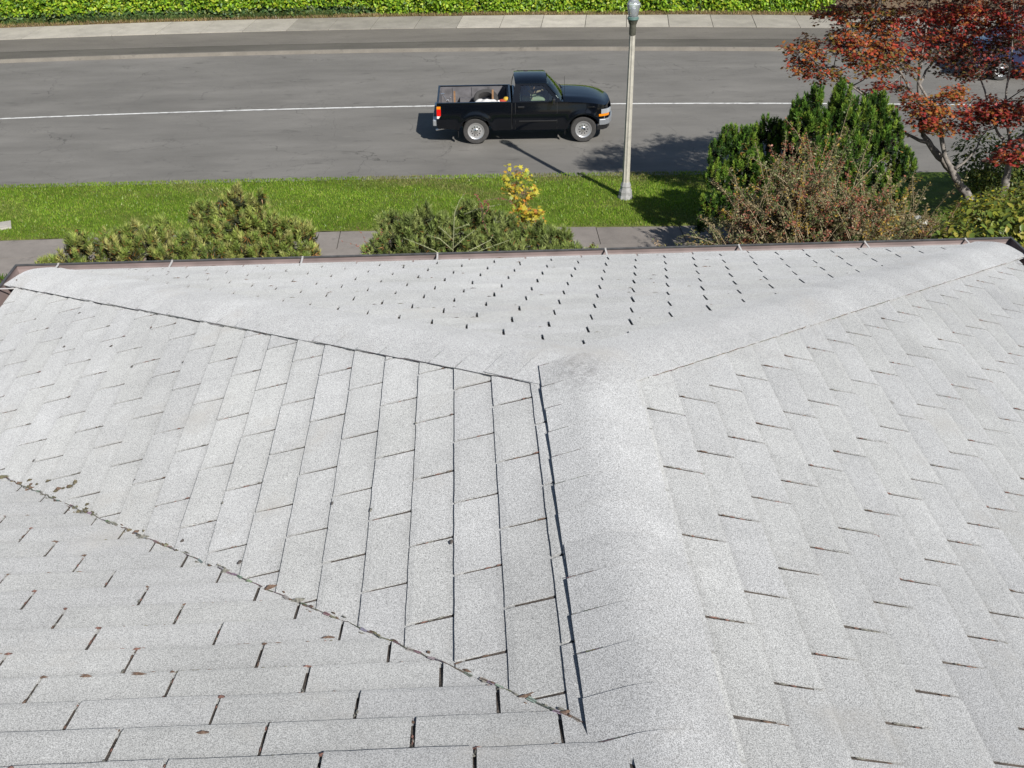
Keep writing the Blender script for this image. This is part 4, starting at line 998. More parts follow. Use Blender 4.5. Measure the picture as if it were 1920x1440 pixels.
# red maple
def maple():
    base = Vector((10.35, 18.3, G0-.35)); root = empty('maple_tree', base)
    tag(root, 'Japanese maple with red and orange autumn leaves and pale forked trunks', 'maple tree')
    r = np.random.default_rng(77); rnd = random.Random(77); rel = lambda p: Vector(p) - base
    tr = MB()
    YM = lambda x, y, Y: Y - .6*max(0, min(1, (1745-x)/130))*max(0, min(1, (270-y)/60))
    def limb(pts, rads, n=9):
        P = [rel(at(x, y, YM(x, y, Y))) for x, y, Y in pts]; Q = []; R_ = []
        for i in range(len(P)-1):
            for t in (0, .33, .66):
                Q.append(P[i].lerp(P[i+1], t) + Vector((rnd.uniform(-.018,.018), rnd.uniform(-.018,.018), rnd.uniform(-.012,.012)))); R_.append((rads[i] + (rads[i+1]-rads[i])*t)*rnd.uniform(.92, 1.08))
        Q.append(P[-1]); R_.append(rads[-1]); tr.tube(Q, R_, n); return P
    nodes = []
    # trunk one: leans to the left from its foot
    limb([(1843,440,18.4), (1836,398,18.4), (1822,378,18.4), (1803,350,18.4), (1782,318,18.4), (1760,292,18.4), (1742,268,18.4), (1730,252,18.5)], [.13, .12, .095, .085, .08, .075, .06, .05])
    limb([(1803,352,18.4), (1790,330,18.2), (1775,300,18.2), (1768,272,18.2), (1762,235,18.2), (1740,190,18.3), (1720,150,18.5)], [.065, .06, .05, .045, .04, .03, .02])
    limb([(1742,268,18.4), (1722,262,18.4), (1700,252,18.6), (1672,232,18.8)], [.045, .035, .03, .02])
    limb([(1672,232,18.8), (1640,190,19.0), (1600,160,19.2), (1560,138,19.3), (1530,120,19.3)], [.03, .026, .022, .018, .01])
    limb([(1640,190,19.0), (1600,165,18.7), (1565,150,18.6), (1545,134,18.6)], [.022, .018, .014, .008])
    limb([(1730,252,18.5), (1722,205,18.7), (1722,160,18.7), (1724,120,18.7), (1720,95,18.7)], [.045, .04, .035, .028, .015])
    limb([(1724,190,18.7), (1705,165,18.6), (1690,140,18.6), (1672,112,18.6), (1655,80,18.6)], [.03, .024, .02, .016, .008])
    limb([(1722,160,18.7), (1745,120,18.9), (1765,80,19.0), (1780,30,19.1)], [.028, .022, .016, .008])
    limb([(1700,140,18.6), (1660,70,18.8), (1640,30,18.9), (1620,0,19)], [.02, .015, .012, .006])
    limb([(1790,318,18.3), (1812,300,18.3), (1828,282,18.3), (1838,262,18.3), (1852,240,18.3)], [.03, .022, .018, .014, .008])
    limb([(1722,150,18.7), (1735,60,18.6), (1740,0,18.6), (1750,-60,18.6)], [.022, .018, .014, .006])
    # trunk two
    limb([(1862,440,18.0), (1866,405,18.0), (1876,372,18.0), (1887,345,18.0), (1889,318,18.0), (1891,296,18.0), (1896,276,18.0)], [.12, .10, .085, .08, .07, .062, .055])
    limb([(1896,276,18.0), (1908,262,18.0), (1925,248,18.0), (1950,225,18.0), (1985,150,18.0)], [.045, .04, .035, .03, .02])
    limb([(1893,290,18.0), (1880,260,18.0), (1866,240,18.1), (1855,205,18.2), (1840,150,18.4), (1830,90,18.6)], [.035, .03, .025, .022, .016, .008])
    limb([(1893,280,18.0), (1890,240,17.9), (1885,190,17.9), (1895,120,18.0), (1900,40,18.1)], [.03, .028, .022, .016, .008])
    clusters = [(1510,98,19.3,.40,60,'o'), (1500,120,19.3,.30,40,'o'), (1530,132,19.3,.34,46,'m'), (1522,80,19.3,.22,26,'o'), (1550,140,18.9,.36,40,'m'),
     (1560,30,19.2,.30,38,'o'), (1590,15,19.2,.40,60,'o'), (1600,50,19.2,.40,56,'o'), (1570,95,19.0,.30,34,'m'), (1590,85,19.0,.34,44,'r'), (1575,62,19.2,.22,18,'m'), (1625,85,18.9,.36,46,'o'), (1610,110,18.9,.34,36,'m'),
     (1640,130,18.8,.36,42,'m'), (1655,100,18.8,.34,44,'m'), (1650,60,18.9,.42,56,'o'), (1640,20,19.0,.44,62,'m'), (1680,40,18.9,.42,60,'r'), (1690,85,18.8,.40,54,'r'), (1690,130,18.7,.34,38,'m'), (1660,160,18.7,.26,24,'r'), (1690,170,18.7,.22,18,'d'), (1640,168,18.8,.18,10,'d'),
     (1720,20,18.8,.46,70,'r'), (1735,60,18.8,.44,60,'r'), (1745,95,18.7,.38,40,'d'), (1770,30,18.8,.46,70,'r'), (1790,70,18.8,.42,56,'r'), (1770,110,18.7,.36,34,'d'), (1810,20,18.7,.46,70,'r'), (1835,55,18.7,.46,64,'r'), (1820,100,18.6,.38,40,'d'), (1850,15,18.6,.48,70,'r'), (1875,45,18.5,.44,60,'r'), (1870,90,18.5,.40,46,'d'), (1900,20,18.4,.48,66,'r'), (1910,75,18.4,.42,50,'d'), (1850,130,18.5,.34,30,'d'), (1900,125,18.4,.38,36,'d'), (1820,140,18.6,.26,18,'d'), (1780,140,18.6,.24,16,'d'),
     (1715,190,18.3,.26,22,'m'), (1700,200,18.4,.20,14,'d'), (1742,195,18.2,.34,42,'o'), (1760,205,18.1,.34,42,'o'), (1735,222,18.1,.30,34,'r'), (1762,230,18.1,.34,42,'o'), (1785,180,18.1,.28,34,'o'), (1790,172,18.1,.20,20,'o'), (1725,238,18.1,.26,24,'m'), (1752,245,18.1,.24,22,'m'),
     (1800,215,18.0,.28,30,'r'), (1805,235,18.0,.30,34,'r'), (1825,195,18.0,.26,20,'r'), (1820,245,18.0,.18,12,'r'), (1860,195,17.8,.34,44,'r'), (1880,205,17.7,.34,44,'r'), (1845,212,17.9,.30,34,'d'), (1905,200,17.7,.36,44,'r'), (1900,222,17.7,.28,30,'r'), (1870,225,17.7,.24,22,'d'),
     (1900,285,17.6,.24,26,'r'), (1912,270,17.6,.24,24,'r'), (1880,300,17.6,.22,22,'r'), (1918,300,17.6,.2,18,'r'), (1862,300,17.8,.14,10,'r'), (1858,222,17.8,.2,14,'r')]
    # the part of the crown above the picture
    for _ in range(46):
        x = rnd.uniform(1600, 2150); clusters.append((x, rnd.uniform(-150, -10) - max(0, (x-1700))*.12, rnd.uniform(17.6, 19.6), rnd.uniform(.38, .5), 58, rnd.choice('rrm')))
    for _ in range(26): clusters.append((rnd.uniform(1930, 2150), rnd.uniform(0, 250), rnd.uniform(17.0, 19.2), .42, 50, rnd.choice('rd')))
    for _ in range(16): clusters.append((rnd.uniform(1640, 1950), rnd.uniform(-60, 120), rnd.uniform(19.3, 20.8), .42, 48, 'r'))
    P = []; N = []; Cc = []; pals = {'o': [(.38,.11,.035), (.33,.14,.035), (.40,.075,.04), (.22,.14,.035)], 'm': [(.30,.08,.035), (.20,.12,.03), (.34,.06,.03), (.13,.11,.03)],
      'r': [(.30,.04,.035), (.24,.03,.03), (.36,.06,.04), (.20,.05,.025), (.30,.11,.03)], 'd': [(.13,.035,.025), (.10,.07,.022), (.19,.04,.03), (.07,.05,.02)]}
    keys = [rel(at(x, y, YM(x, y, Y))) for x, y, Y in ((1724,120,18.7), (1690,140,18.6), (1560,138,19.3), (1600,160,19.2), (1640,190,19), (1762,235,18.2), (1765,80,19), (1640,30,18.9), (1840,150,18.4), (1885,190,17.9), (1925,248,18), (1740,0,18.6), (1985,150,18), (1866,240,18.1), (1740,190,18.3), (1900,40,18.1), (1891,296,18.0), (1852,240,18.3))]
    for x, y, Y, rad, n, k in clusters:
        c = rel(at(x, y, YM(x, y, Y))); n = int(n*6.2); rad = rad*1.14
        s = min(keys, key=lambda q: (q-c).length); tr.tube([s, s.lerp(c, .5) + Vector((0,0,-.05)), c], [.014, .010, .005], 4, cap=False)
        # sub-sprays: flat fans of leaves
        for _ in range(max(3, n//9)):
            u = Vector((rnd.gauss(0,1), rnd.gauss(0,1), rnd.gauss(0,.55))); u = u.normalized()*rnd.uniform(.15, 1)**.6; q = c + Vector((u.x*rad, u.y*rad, u.z*rad*.75))
            tr.tube([c, c.lerp(q, .5) + Vector((0,0,.02)), q], .0045, 3, cap=False)
            for _ in range(9):
                P.append((q + Vector((rnd.gauss(0,.075), rnd.gauss(0,.075), rnd.gauss(0,.028))))[:]); N.append((u.x*.4 + rnd.gauss(0,.35), u.y*.4 + rnd.gauss(0,.35), 1))
                Cc.append(rnd.choice(pals[k]))
    P = np.array(P); m = len(P)
    scatter('crown', P, np.array(N), r.uniform(.052, .095, m), np.array(Cc)*r.uniform(.7, 1.3, (m, 1)), 'maple', M_LEAF, root, 78, droop=.6)
    tr.build('trunk', M_BARK, root, smooth=True)
maple()
# ------------------------------------------------------------------ vehicles
M_PAINT = simple('black_blue_paint', (.0022, .0032, .0055), .16, coat=.4, spec=.3)
M_PAINT.node_tree.nodes['Principled BSDF'].inputs['Coat Roughness'].default_value = .04
M_NAVY = simple('dark_navy_paint', (.010, .016, .06), .2, coat=1.0)
M_BLACKP = simple('black_plastic', (.012, .012, .013), .45)
M_LINER = simple('grey_bed_liner', (.12, .115, .12), .7, var=.3, vscale=5)
M_TYRE = simple('dusty_tyre_rubber', (.045, .043, .041), .85, var=.2, vscale=20)
M_RIM = simple('polished_alloy', (.78, .78, .78), .30, metal=.85)
M_SILVER = simple('silver_bumper', (.38, .40, .42), .3, metal=.5, coat=.4)
M_CHROME = simple('chrome', (.85, .85, .85), .08, metal=1)
M_RED = simple('red_lens', (.65, .008, .004), .15, coat=1); M_AMB = simple('amber_lens', (.75, .24, .01), .15, coat=1)
M_LENS = simple('clear_headlight', (.75, .78, .8), .08, metal=.6, coat=1); M_WLENS = simple('white_lens', (.75,.72,.7), .2)
def glass(name, tint, a=.45, rough=.02):
    m, nt, b = newmat(name); g = NT(nt)
    gl = g.n('BsdfGlossy'); gl.inputs['Roughness'].default_value = rough; gl.inputs['Color'].default_value = (.9,.95,1,1)
    tr = g.n('BsdfTransparent'); tr.inputs['Color'].default_value = (*tint, 1)
    fr = g.n('Fresnel'); fr.inputs['IOR'].default_value = 1.52
    mx = g.n('MixShader'); g.L(g.rng(fr.outputs[0], 0, 1, .06, 1.0), mx.inputs[0]); g.L(tr.outputs[0], mx.inputs[1]); g.L(gl.outputs[0], mx.inputs[2])
    g.L(mx.outputs[0], nt.nodes['Material Output'].inputs['Surface']); return m
M_GLASS = glass('green_tinted_glass', (.60, .74, .70)); M_DGLASS = glass('dark_glass', (.25, .3, .3))
M_SEAT = simple('dark_seat_cloth', (.05,.05,.052), .9)

def wheel(parent, x, y, r, out, w=.22, rim=.215, holes=10):
    """tyre with rim and hub; out = -1 or +1, the side facing outwards"""
    t = MB(); hw_ = w/2
    t.lathe([(rim+.004, -hw_*.82), (r*.86, -hw_), (r-.022, -hw_*.98), (r-.004, -hw_*.78), (r, -hw_*.5), (r, hw_*.5), (r-.004, hw_*.78), (r-.022, hw_*.98), (r*.86, hw_), (rim+.004, hw_*.82)], 40, axis='y', cap=False)
    o = t.build('wheel', M_TYRE, parent, angle=35); o.location = (x, y, r)
    p = MB(); yo = out*hw_
    p.lathe([(rim+.006, yo*.80), (rim+.004, yo*.95), (rim-.014, yo*.90), (rim-.022, yo*.66), (.155, yo*.60), (.145, yo*.62), (.062, yo*.70)], 32, axis='y', cap=False)
    p.lathe([(rim+.004, -yo*.82), (rim-.02, -yo*.5), (rim-.03, yo*.5)], 32, axis='y', cap=False)
    ro = p.build('rim', M_RIM, o, angle=35)
    hb = MB()
    for i in range(holes):
        a = 2*math.pi*i/holes; hb.lathe([(.001, yo*.64+out*.006), (.017, yo*.64+out*.005), (.017, yo*.5)], 10, (math.cos(a)*.112, 0, math.sin(a)*.112), axis='y')
    hb.build('vent_hole', M_BLACKP, o)
    MB().lathe([(.064, yo*.66), (.060, yo*.92), (.045, yo*1.0), (.002, yo*1.02)], 20, axis='y').build('hub_cap', M_CHROME, o, angle=40)
    MB().lathe([(.001, -yo*.3), (.20, -yo*.3), (.20, -yo*.2)], 20, axis='y').build('brake_drum', M_BLACKP, o)
    return o
def grid(fn, nu, nv):
    v = [fn(i/nu, j/nv) for i in range(nu+1) for j in range(nv+1)]
    f = [(i*(nv+1)+j, (i+1)*(nv+1)+j, (i+1)*(nv+1)+j+1, i*(nv+1)+j+1) for i in range(nu) for j in range(nv)]
    return v, f
def both(mb, v, f, flip=True):
    mb.add(v, f); mb.add([(x, -y, z) for x, y, z in v], [q[::-1] for q in f])

def truck():
    a = at(893, 270, 25.81); hd = math.radians(-1.1)
    root = empty('pickup_truck', (a.x - math.sin(hd)*.80, 25.81 + math.cos(hd)*.80, Z+.004), hd)
    tag(root, 'black pickup truck driving along the road, its open bed loaded', 'pickup truck')
    R0 = .345; XF = 2.83
    def zlow(x):
        for xc in (0, XF):
            if abs(x-xc) < .43: return max(.37, .335 + math.sqrt(.43**2-(x-xc)**2))
        if x < -.43: return .40 + (-x-.43)*.10
        return .37 if x < XF else .44
    def ztop(x):
        if x <= 2.2: return 1.10
        t = (x-2.2)/1.3; return 1.10 - .05*t - .13*t**4
    def hw(x, z):
        t = min(1, max(0, (z-.37)/.73)); w = .835 + .040*math.sin(math.pi*min(1, t*1.08)**.9) - .018*t**3
        if x > 2.9: w -= .115*((x-2.9)/.52)**2.2
        if x < -.8: w -= .02*((-x-.8)/.23)**2
        for xc in (0, XF):
            d = math.hypot(x-xc, z-.335); w += .024*math.exp(-((d-.45)/.07)**2)
        return w
    xs = sorted(set([round(-1.03 + .0445*i, 4) for i in range(101) if -1.03+.0445*i < 3.42] + [3.42, 1.035, 1.065]))
    X0, X1 = -1.00, 3.37
    body = MB(); DX = -.10
    def side(xa, xb, n, off_, zt=None):
        def fn(u, v):
            x = xa + (xb-xa)*u; zl = zlow(x); z = zl + ((zt or ztop(x)) - zl)*v
            return (x, -(hw(x, z)+off_), z)
        return grid(fn, n, 9)
    v, f = side(X0, .935, 52, 0); both(body, v, f)
    v, f = side(.962, X1, 60, 0); both(body, v, f)
    # inward turned arch lips and sills
    for xa, xb in ((X0, .935), (.962, X1)):
        def lip(u, w_):
            x = xa + (xb-xa)*u; z = zlow(x); return (x, -(hw(x, z) - .16*w_), z + .01*w_)
        v, f = grid(lip, 58, 1); both(body, v, f)
    # hood
    def xfr(y): return 3.55 - .18*(min(1, abs(y)/.74))**2.6
    def hood(u, w_):
        s = -1 + 2*w_; y0_ = hw(2.3 + 1.1*u, ztop(2.3+1.1*u)); x_e = 2.30; x = x_e + (xfr(s*.74)-x_e)*u
        hy = hw(min(x, 3.37), ztop(min(x, 3.37)))
        z = ztop(min(x, 3.46)) + .062*(1-abs(s)**2.6)*(1 - .55*u**4) + .012*math.exp(-((abs(s)-.62)/.12)**2)*(1-u)
        return (x, s*hy, z)
    v, f = grid(hood, 22, 20); body.add(v, f)
    # cowl between hood and windscreen
    body.add([(2.30, -.80, 1.10), (2.30, .80, 1.10), (2.16, .80, 1.10), (2.16, -.80, 1.10)], [(0,1,2,3)])
    # nose
    def nose(u, w_):
        s = -1 + 2*u; y = s*hw(3.37, .9); zt = ztop(3.46) + .062*(1-abs(s)**2.6)*.45 
        return (xfr(s*.74) - .0*w_ + .02*math.sin(math.pi*w_), y, zt + (.42-zt)*w_)
    v, f = grid(nose, 20, 6); body.add(v, f)
    # tail panel and gate
    body.add([(-1.0, -hw(-1.0,.45), .45), (-1.0, hw(-1.0,.45), .45), (-1.0, .835, 1.10), (-1.0, -.835, 1.10)], [(0,1,2,3)])
    # bed rails
    for s in (-1, 1): body.box((-1.0, min(s*.755, s*.822), 1.085), (.935, max(s*.755, s*.822), 1.112))
    body.box((-1.0, -.755, 1.02), (-.95, .755, 1.112)); body.box((.885, -.755, 1.02), (.935, .755, 1.112))
    # underbody
    body.box((-.95, -.6, .42), (3.3, .6, .5))
    b = body.build('body', M_PAINT, root, angle=32)
    liner = MB(); liner.box((-.945, -.75, .60), (.88, .75, .63))
    for s in (-1, 1):
        liner.box((-.945, min(s*.73, s*.76), .63), (.88, max(s*.73, s*.76), 1.086)); liner.box((-.42, min(s*.52, s*.729), .631), (.42, max(s*.52, s*.729), .82))
        for x in (-.62, -.1, .35, .76): liner.box((x, min(s*.708, s*.7295), .632), (x+.05, max(s*.708, s*.7295), 1.08))
    liner.box((-.949, -.729, .631), (-.92, .729, 1.08)); liner.box((.85, -.729, .631), (.884, .729, 1.08))
    liner.build('bed_liner', M_LINER, root)
    MB().box((-1.006, -.70, .56), (-1.0005, .70, 1.07)).box((-1.015, -.12, .93), (-1.0065, .12, .99)).build('tailgate', M_PAINT, root, bevel=.004)
    # doors on both sides, a little proud
    for s in (-1, 1):
        v, f = side(1.05, 2.12, 20, .005, 1.095)
        m = MB(); m.add([(x, y*-s, z) for x, y, z in v], f); d = m.build('door', M_PAINT, root, smooth=True)
        MB().obox((1.19, s*.872, .985), (.085, 0, 0), (0, .008, 0), (0, 0, .022)).build('handle', M_BLACKP, d, bevel=.006)
        MB().obox((1.63, s*.889, .62), (.50, 0, 0), (0, .007, 0), (0, 0, .017)).build('rub_strip', M_BLACKP, d, bevel=.004)
        mm = MB(); mm.obox((2.03, s*.99, 1.17), (.035, 0, 0), (0, .10, 0), (0, 0, .075)); mm.obox((2.05, s*.87, 1.12), (.03, 0, 0), (0, .05, 0), (0, 0, .02))
        mm.build('mirror', M_BLACKP, d, bevel=.02)
        MB().obox((1.994, s*.99, 1.17), (.001, 0, 0), (0, .085, 0), (0, 0, .06)).build('mirror_glass', M_CHROME, d)
    # black seams: door gaps and cab to bed gap
    sm = MB()
    for s in (-1, 1):
        for x in (1.042, 2.13):
            sm.add([(x-.006, s*(hw(x, z)+.0035), z) for z in (.39, .6, .85, 1.09)] + [(x+.006, s*(hw(x, z)+.0035), z) for z in (.39, .6, .85, 1.09)], [(0,1,5,4), (1,2,6,5), (2,3,7,6)])
        sm.box((.936, min(s*.79, s*.845), .4), (.961, max(s*.79, s*.845), 1.08))
        sm.obox((3.02, s*.866, .96), (.10, 0, 0), (0, .004, 0), (0, 0, .010))
    sm.build('panel_gap', M_BLACKP, root)
    # cab above the belt line
    def yc(z): return .826 - .205*max(0, (z-1.1)/.43)**1.15
    cab = MB()
    outer = [(2.24,1.10), (2.03,1.315), (1.83,1.53), (1.43,1.535), (1.06,1.53), (1.0,1.31), (.96,1.10), (1.6,1.10)]
    inner = [(2.12,1.125), (1.935,1.30), (1.76,1.485), (1.45,1.49), (1.19,1.485), (1.165,1.31), (1.16,1.125), (1.6,1.125)]
    for s in (-1, 1):
        v = [(x, s*yc(z), z) for x, z in outer] + [(x, s*(yc(z)-.004), z) for x, z in inner] + [(x, s*(yc(z)-.035), z) for x, z in inner]
        n = 8; cab.add(v, [(i, (i+1) % n, n+(i+1) % n, n+i) for i in range(n)] + [(n+i, n+(i+1) % n, 2*n+(i+1) % n, 2*n+i) for i in range(n)])
    def roof(u, w_):
        s = -1+2*w_; x = 1.045 + (1.845-1.045)*u + .05*(1-s*s)*(u-.35)
        z = 1.53 + .082*(1-abs(s)**2.4) - .02*(2*u-1)**4*(1-s*s); y = s*.628
        return (x, y, z)
    v, f = grid(roof, 12, 14); cab.add(v, f)
    # drip edge, windscreen frame, rear frame
    def wsf(t, s):      # windscreen surface point, t 0 bottom 1 top
        zt = 1.53 + .07*(1-abs(s)**2.4); z = 1.105 + (zt-1.105)*t; y = s*(.80 + (.622-.80)*t)
        x = (2.35 - .12*s*s) + ((1.895 - .055*s*s) - (2.35 - .12*s*s))*t + .02*math.sin(math.pi*t); return (x, y, z)
    for (t0, t1, s0, s1) in ((0,1,-1,-.93), (0,1,.93,1), (.94,1,-.93,.93), (0,.03,-.93,.93)):
        v, f = grid(lambda u, w_: wsf(t0+(t1-t0)*w_, s0+(s1-s0)*u), 10, 6); cab.add(v, f)
    def rw(t, s): zt = 1.53 + .06*(1-abs(s)**2.4); return (.96 + .095*t, s*(.826 + (.625-.826)*t**1.1), 1.10 + (zt-1.10)*t)
    for (t0, t1, s0, s1) in ((0,1,-1,-.80), (0,1,.80,1), (.88,1,-.8,.8), (0,.14,-.8,.8)):
        v, f = grid(lambda u, w_: rw(t0+(t1-t0)*w_, s0+(s1-s0)*u), 6, 5); cab.add(v, f)
    c_ = cab.build('cab', M_PAINT, root, angle=38)
    v, f = grid(lambda u, w_: wsf(.03+.91*w_, -.93+1.86*u), 14, 8); MB().add(v, f).build('windscreen', M_GLASS, root, smooth=True)
    v, f = grid(lambda u, w_: rw(.14+.74*w_, -.8+1.6*u), 6, 3); MB().add([(x+.004, y, z) for x, y, z in v], f).build('rear_window', M_DGLASS, root, smooth=True)
    for s in (-1, 1):
        MB().add([(x, s*(yc(z)-.02), z) for x, z in inner], [tuple(range(8))]).build('side_window', M_GLASS, root)
    MB().obox((1.48, -.625, 1.535), (.36, 0, 0), (0, .008, 0), (0, 0, .006)).obox((1.48, .625, 1.535), (.36, 0, 0), (0, .008, 0), (0, 0, .006)).build('drip_rail', M_PAINT, root, bevel=.003)
    # inside
    it = MB(); it.box((1.10, -.72, .62), (1.56, .72, .80)); it.obox((1.13, 0, 1.05), (.06, 0, .012), (0, .66, 0), (-.02, 0, .28)); it.build('seat', M_SEAT, root, bevel=.03)
    it = MB(); it.box((1.98, -.76, .80), (2.30, .76, 1.07)); it.box((1.07, -.78, .46), (2.2, .78, .52)); it.build('dashboard', M_BLACKP, root, bevel=.03)
    st = MB()
    tor = [Vector((1.90 + .10*math.sin(a_)*.45, .36 + .185*math.cos(a_), 1.04 + .185*math.sin(a_)*.9)) for a_ in [2*math.pi*i/20 for i in range(21)]]
    st.tube(tor, .014, 6); st.tube([(1.90,.36,1.04), (2.02,.36,.98)], .03, 8); st.tube([tor[0], tor[10]], .012, 5); st.build('steering_wheel', M_BLACKP, root, smooth=True)
    # lights, bumpers
    def outl(pts, z0, z1, t, mat, name, parent=root, sgn=1, bev=.006, cap=True):
        m = MB(); n = len(pts); v = []
        for x, y in pts: v += [(x, sgn*y, z0), (x, sgn*y, z1)]
        for i, (x, y) in enumerate(pts):
            a_ = Vector((pts[min(i+1, n-1)][0]-pts[max(i-1, 0)][0], pts[min(i+1, n-1)][1]-pts[max(i-1, 0)][1], 0)).normalized(); nn = Vector((-a_.y, a_.x, 0))
            v += [(x+nn.x*t, sgn*(y+nn.y*t), z0), (x+nn.x*t, sgn*(y+nn.y*t), z1)]
        f = []
        for i in range(n-1):
            q = 2*n; f += [(2*i, 2*i+1, 2*i+3, 2*i+2), (q+2*i, q+2*i+2, q+2*i+3, q+2*i+1), (2*i+1, q+2*i+1, q+2*i+3, 2*i+3), (2*i, 2*i+2, q+2*i+2, q+2*i)]
        f += [(0, 2*n, 2*n+1, 1), (2*n-2, 2*n-1, 4*n-1, 4*n-2)]
        m.add(v, f); return m.build(name, mat, parent, bevel=bev)
    hl = [(3.562, -.50), (3.535, -.60), (3.49, -.69), (3.425, -.765), (3.35, -.800), (3.28, -.826), (3.22, -.842)]
    for s in (1, -1):
        h_ = outl(hl[1:-1], .765, .885, .022, M_LENS, 'headlight', sgn=s)
        outl(hl[2:], .70, .761, .022, M_AMB, 'indicator', sgn=s)
    outl([(3.575, -.44), (3.585, 0), (3.575, .44)], .70, .90, .02, M_BLACKP, 'grille')
    bp_ = [(3.10, -.885), (3.24, -.882), (3.40, -.84), (3.51, -.74), (3.59, -.52), (3.63, -.2), (3.63, .2), (3.59, .52), (3.51, .74), (3.40, .84), (3.24, .882), (3.10, .885)]
    outl(bp_[1:-1], .47, .632, .05, M_SILVER, 'bumper', bev=.02)
    outl([(x-.05, y*.97) for x, y in bp_[1:-1]], .34, .467, .03, M_BLACKP, 'valance', bev=.01)
    rb = MB(); rb.box((-1.12, -.80, .50), (-1.005, .80, .66)); r_ = rb.build('bumper', M_SILVER, root, bevel=.02)
    MB().box((-1.11, -.45, .661), (-1.01, .45, .667)).build('step_pad', M_BLACKP, r_)
    MB().box((-1.125, -.15, .52), (-1.1205, .15, .63)).build('number_plate', M_STRAP, root)
    for s in (-1, 1):
        tl_ = MB().obox((-.955, s*.842, .87), (.055, 0, 0), (0, .022, 0), (0, 0, .09)).build('tail_light', M_RED, root, bevel=.008)
        MB().obox((-.955, s*.842, .995), (.053, 0, 0), (0, .021, 0), (0, 0, .033)).build('amber_lens', M_AMB, tl_, bevel=.006)
        MB().obox((-.955, s*.842, .745), (.053, 0, 0), (0, .021, 0), (0, 0, .033)).build('reversing_lens', M_WLENS, tl_, bevel=.006)
    for s in (-1, 1):
        wheel(root, 0, s*.71, R0, s); wheel(root, XF, s*.71, R0, s)
        MB().box((-.47, min(s*.64, s*.82), .20), (-.455, max(s*.64, s*.82), .47)).build('mud_flap', M_BLACKP, root)
        MB().box((XF-.49, min(s*.62, s*.80), .22), (XF-.475, max(s*.62, s*.80), .45)).build('mud_flap', M_BLACKP, root)
    arch = MB()
    for xc in (0, XF):
        for s in (-1, 1):
            v, f = grid(lambda u, w_: (xc + .44*math.cos(math.pi*u), s*(.50 + .32*w_), .335 + .44*math.sin(math.pi*u)), 14, 1); arch.add(v, f)
    arch.build('wheel_arch', M_BLACKP, root)
    ex = MB(); ex.tube([(-.5, -.35, .33), (-.95, -.48, .32), (-1.06, -.52, .31)], .028, 8); ex.build('exhaust', M_RIM, root, smooth=True)
    wp = MB(); wp.tube([(2.36, -.55, 1.13), (2.28, -.25, 1.17), (2.30, .02, 1.165)], .008, 4); wp.tube([(2.37, .1, 1.14), (2.29, .38, 1.17), (2.24, .66, 1.15)], .008, 4); wp.build('wiper', M_BLACKP, root)
    an = MB(); an.tube([(2.33, -.76, 1.10), (2.31, -.78, 1.75)], .004, 4); an.build('aerial', M_BLACKP, root)
    root_m = Matrix.Translation(root.location) @ Matrix.Rotation(hd, 4, 'Z')
    return root, root_m
TR, TM = truck()
def intruck(o, loc=(0,0,0), rot=(0,0,0)):
    o.matrix_world = TM @ Matrix.Translation(loc) @ Matrix.Rotation(rot[2], 4, 'Z') @ Matrix.Rotation(rot[1], 4, 'Y') @ Matrix.Rotation(rot[0], 4, 'X'); return o
# load in the bed
M_WOOD = simple('orange_brown_wood', (.22, .12, .055), .7, var=.25, vscale=12)
t_ = MB(); t_.lathe([(.20, -.095), (.29, -.105), (.325, -.08), (.335, -.04), (.335, .04), (.325, .08), (.29, .105), (.20, .095)], 36, axis='y', cap=False)
t_.lathe([(.20, -.09), (.185, 0), (.20, .09)], 36, axis='y', cap=False)
sp_ = t_.build('spare_tyre', M_TYRE, None, angle=35); tag(sp_, 'dark loose tyre leaning in the bed of the black pickup', 'tyre'); intruck(sp_, (.28, .22, .87), (math.radians(-62), 0, 0))
def sack():
    r = random.Random(3); v, f = [], []
    n, m = 18, 10
    for i in range(n+1):
        for j in range(m+1):
            u = i/n*2-1; w = j/m*2-1; e_ = max(0, (1-abs(u)**3.2)*(1-abs(w)**3.0))**.5
            v.append((u*.33, w*.24, .15*e_*(1+.25*math.sin(u*5+1)*math.cos(w*4)) + r.uniform(0, .012)))
    f = [(i*(m+1)+j, (i+1)*(m+1)+j, (i+1)*(m+1)+j+1, i*(m+1)+j+1) for i in range(n) for j in range(m)]
    b0 = len(v); v += [(x, y, -.06 + z*.1) for x, y, z in v[:b0]]; f += [tuple(q+b0 for q in g)[::-1] for g in f]
    o = mesh_obj('sack', v, f, simple('white_sack', (.62, .61, .58), .8, bump=.3, bscale=30), None, smooth=True); return o
sk = sack(); tag(sk, 'crumpled white sack lying against the tyre in the pickup bed', 'sack'); intruck(sk, (.28, -.30, .86))
def frame_thing():
    root = empty('wooden_rack'); tag(root, 'open orange brown wooden rack with a wire mesh side standing in the pickup bed', 'rack')
    a = MB(); a.box((-.60, -.02, .0), (-.55, .02, .50)).build('post', M_WOOD, root, bevel=.004)
    MB().box((.42, -.02, .0), (.47, .02, .52)).build('post', M_WOOD, root, bevel=.004)
    MB().box((-.549, -.015, .0), (.419, .015, .03)).build('rail', M_WOOD, root, bevel=.003)
    w = MB()
    for i in range(2): w.tube([(-.55, 0, .06+i*.05), (.42, 0, .06+i*.05)], .0018, 3, cap=False)
    w.build('wire', simple('galvanised_wire', (.35,.36,.37), .4, metal=.6), root); return root
intruck(frame_thing(), (.02, .05, .66), (math.radians(-8), 0, 0))
j = MB(); j.tube([(-.16,0,.28), (.02,0,.0), (.10,0,-.02)], .014, 6); j.tube([(.10,0,.24), (-.02,0,.10), (-.10,0,.0)], .009, 6); j.tube([(-.03,-.02,.13), (.05,.02,.05)], .03, 8); j.box((-.20,-.03,.27), (-.10,.03,.30))
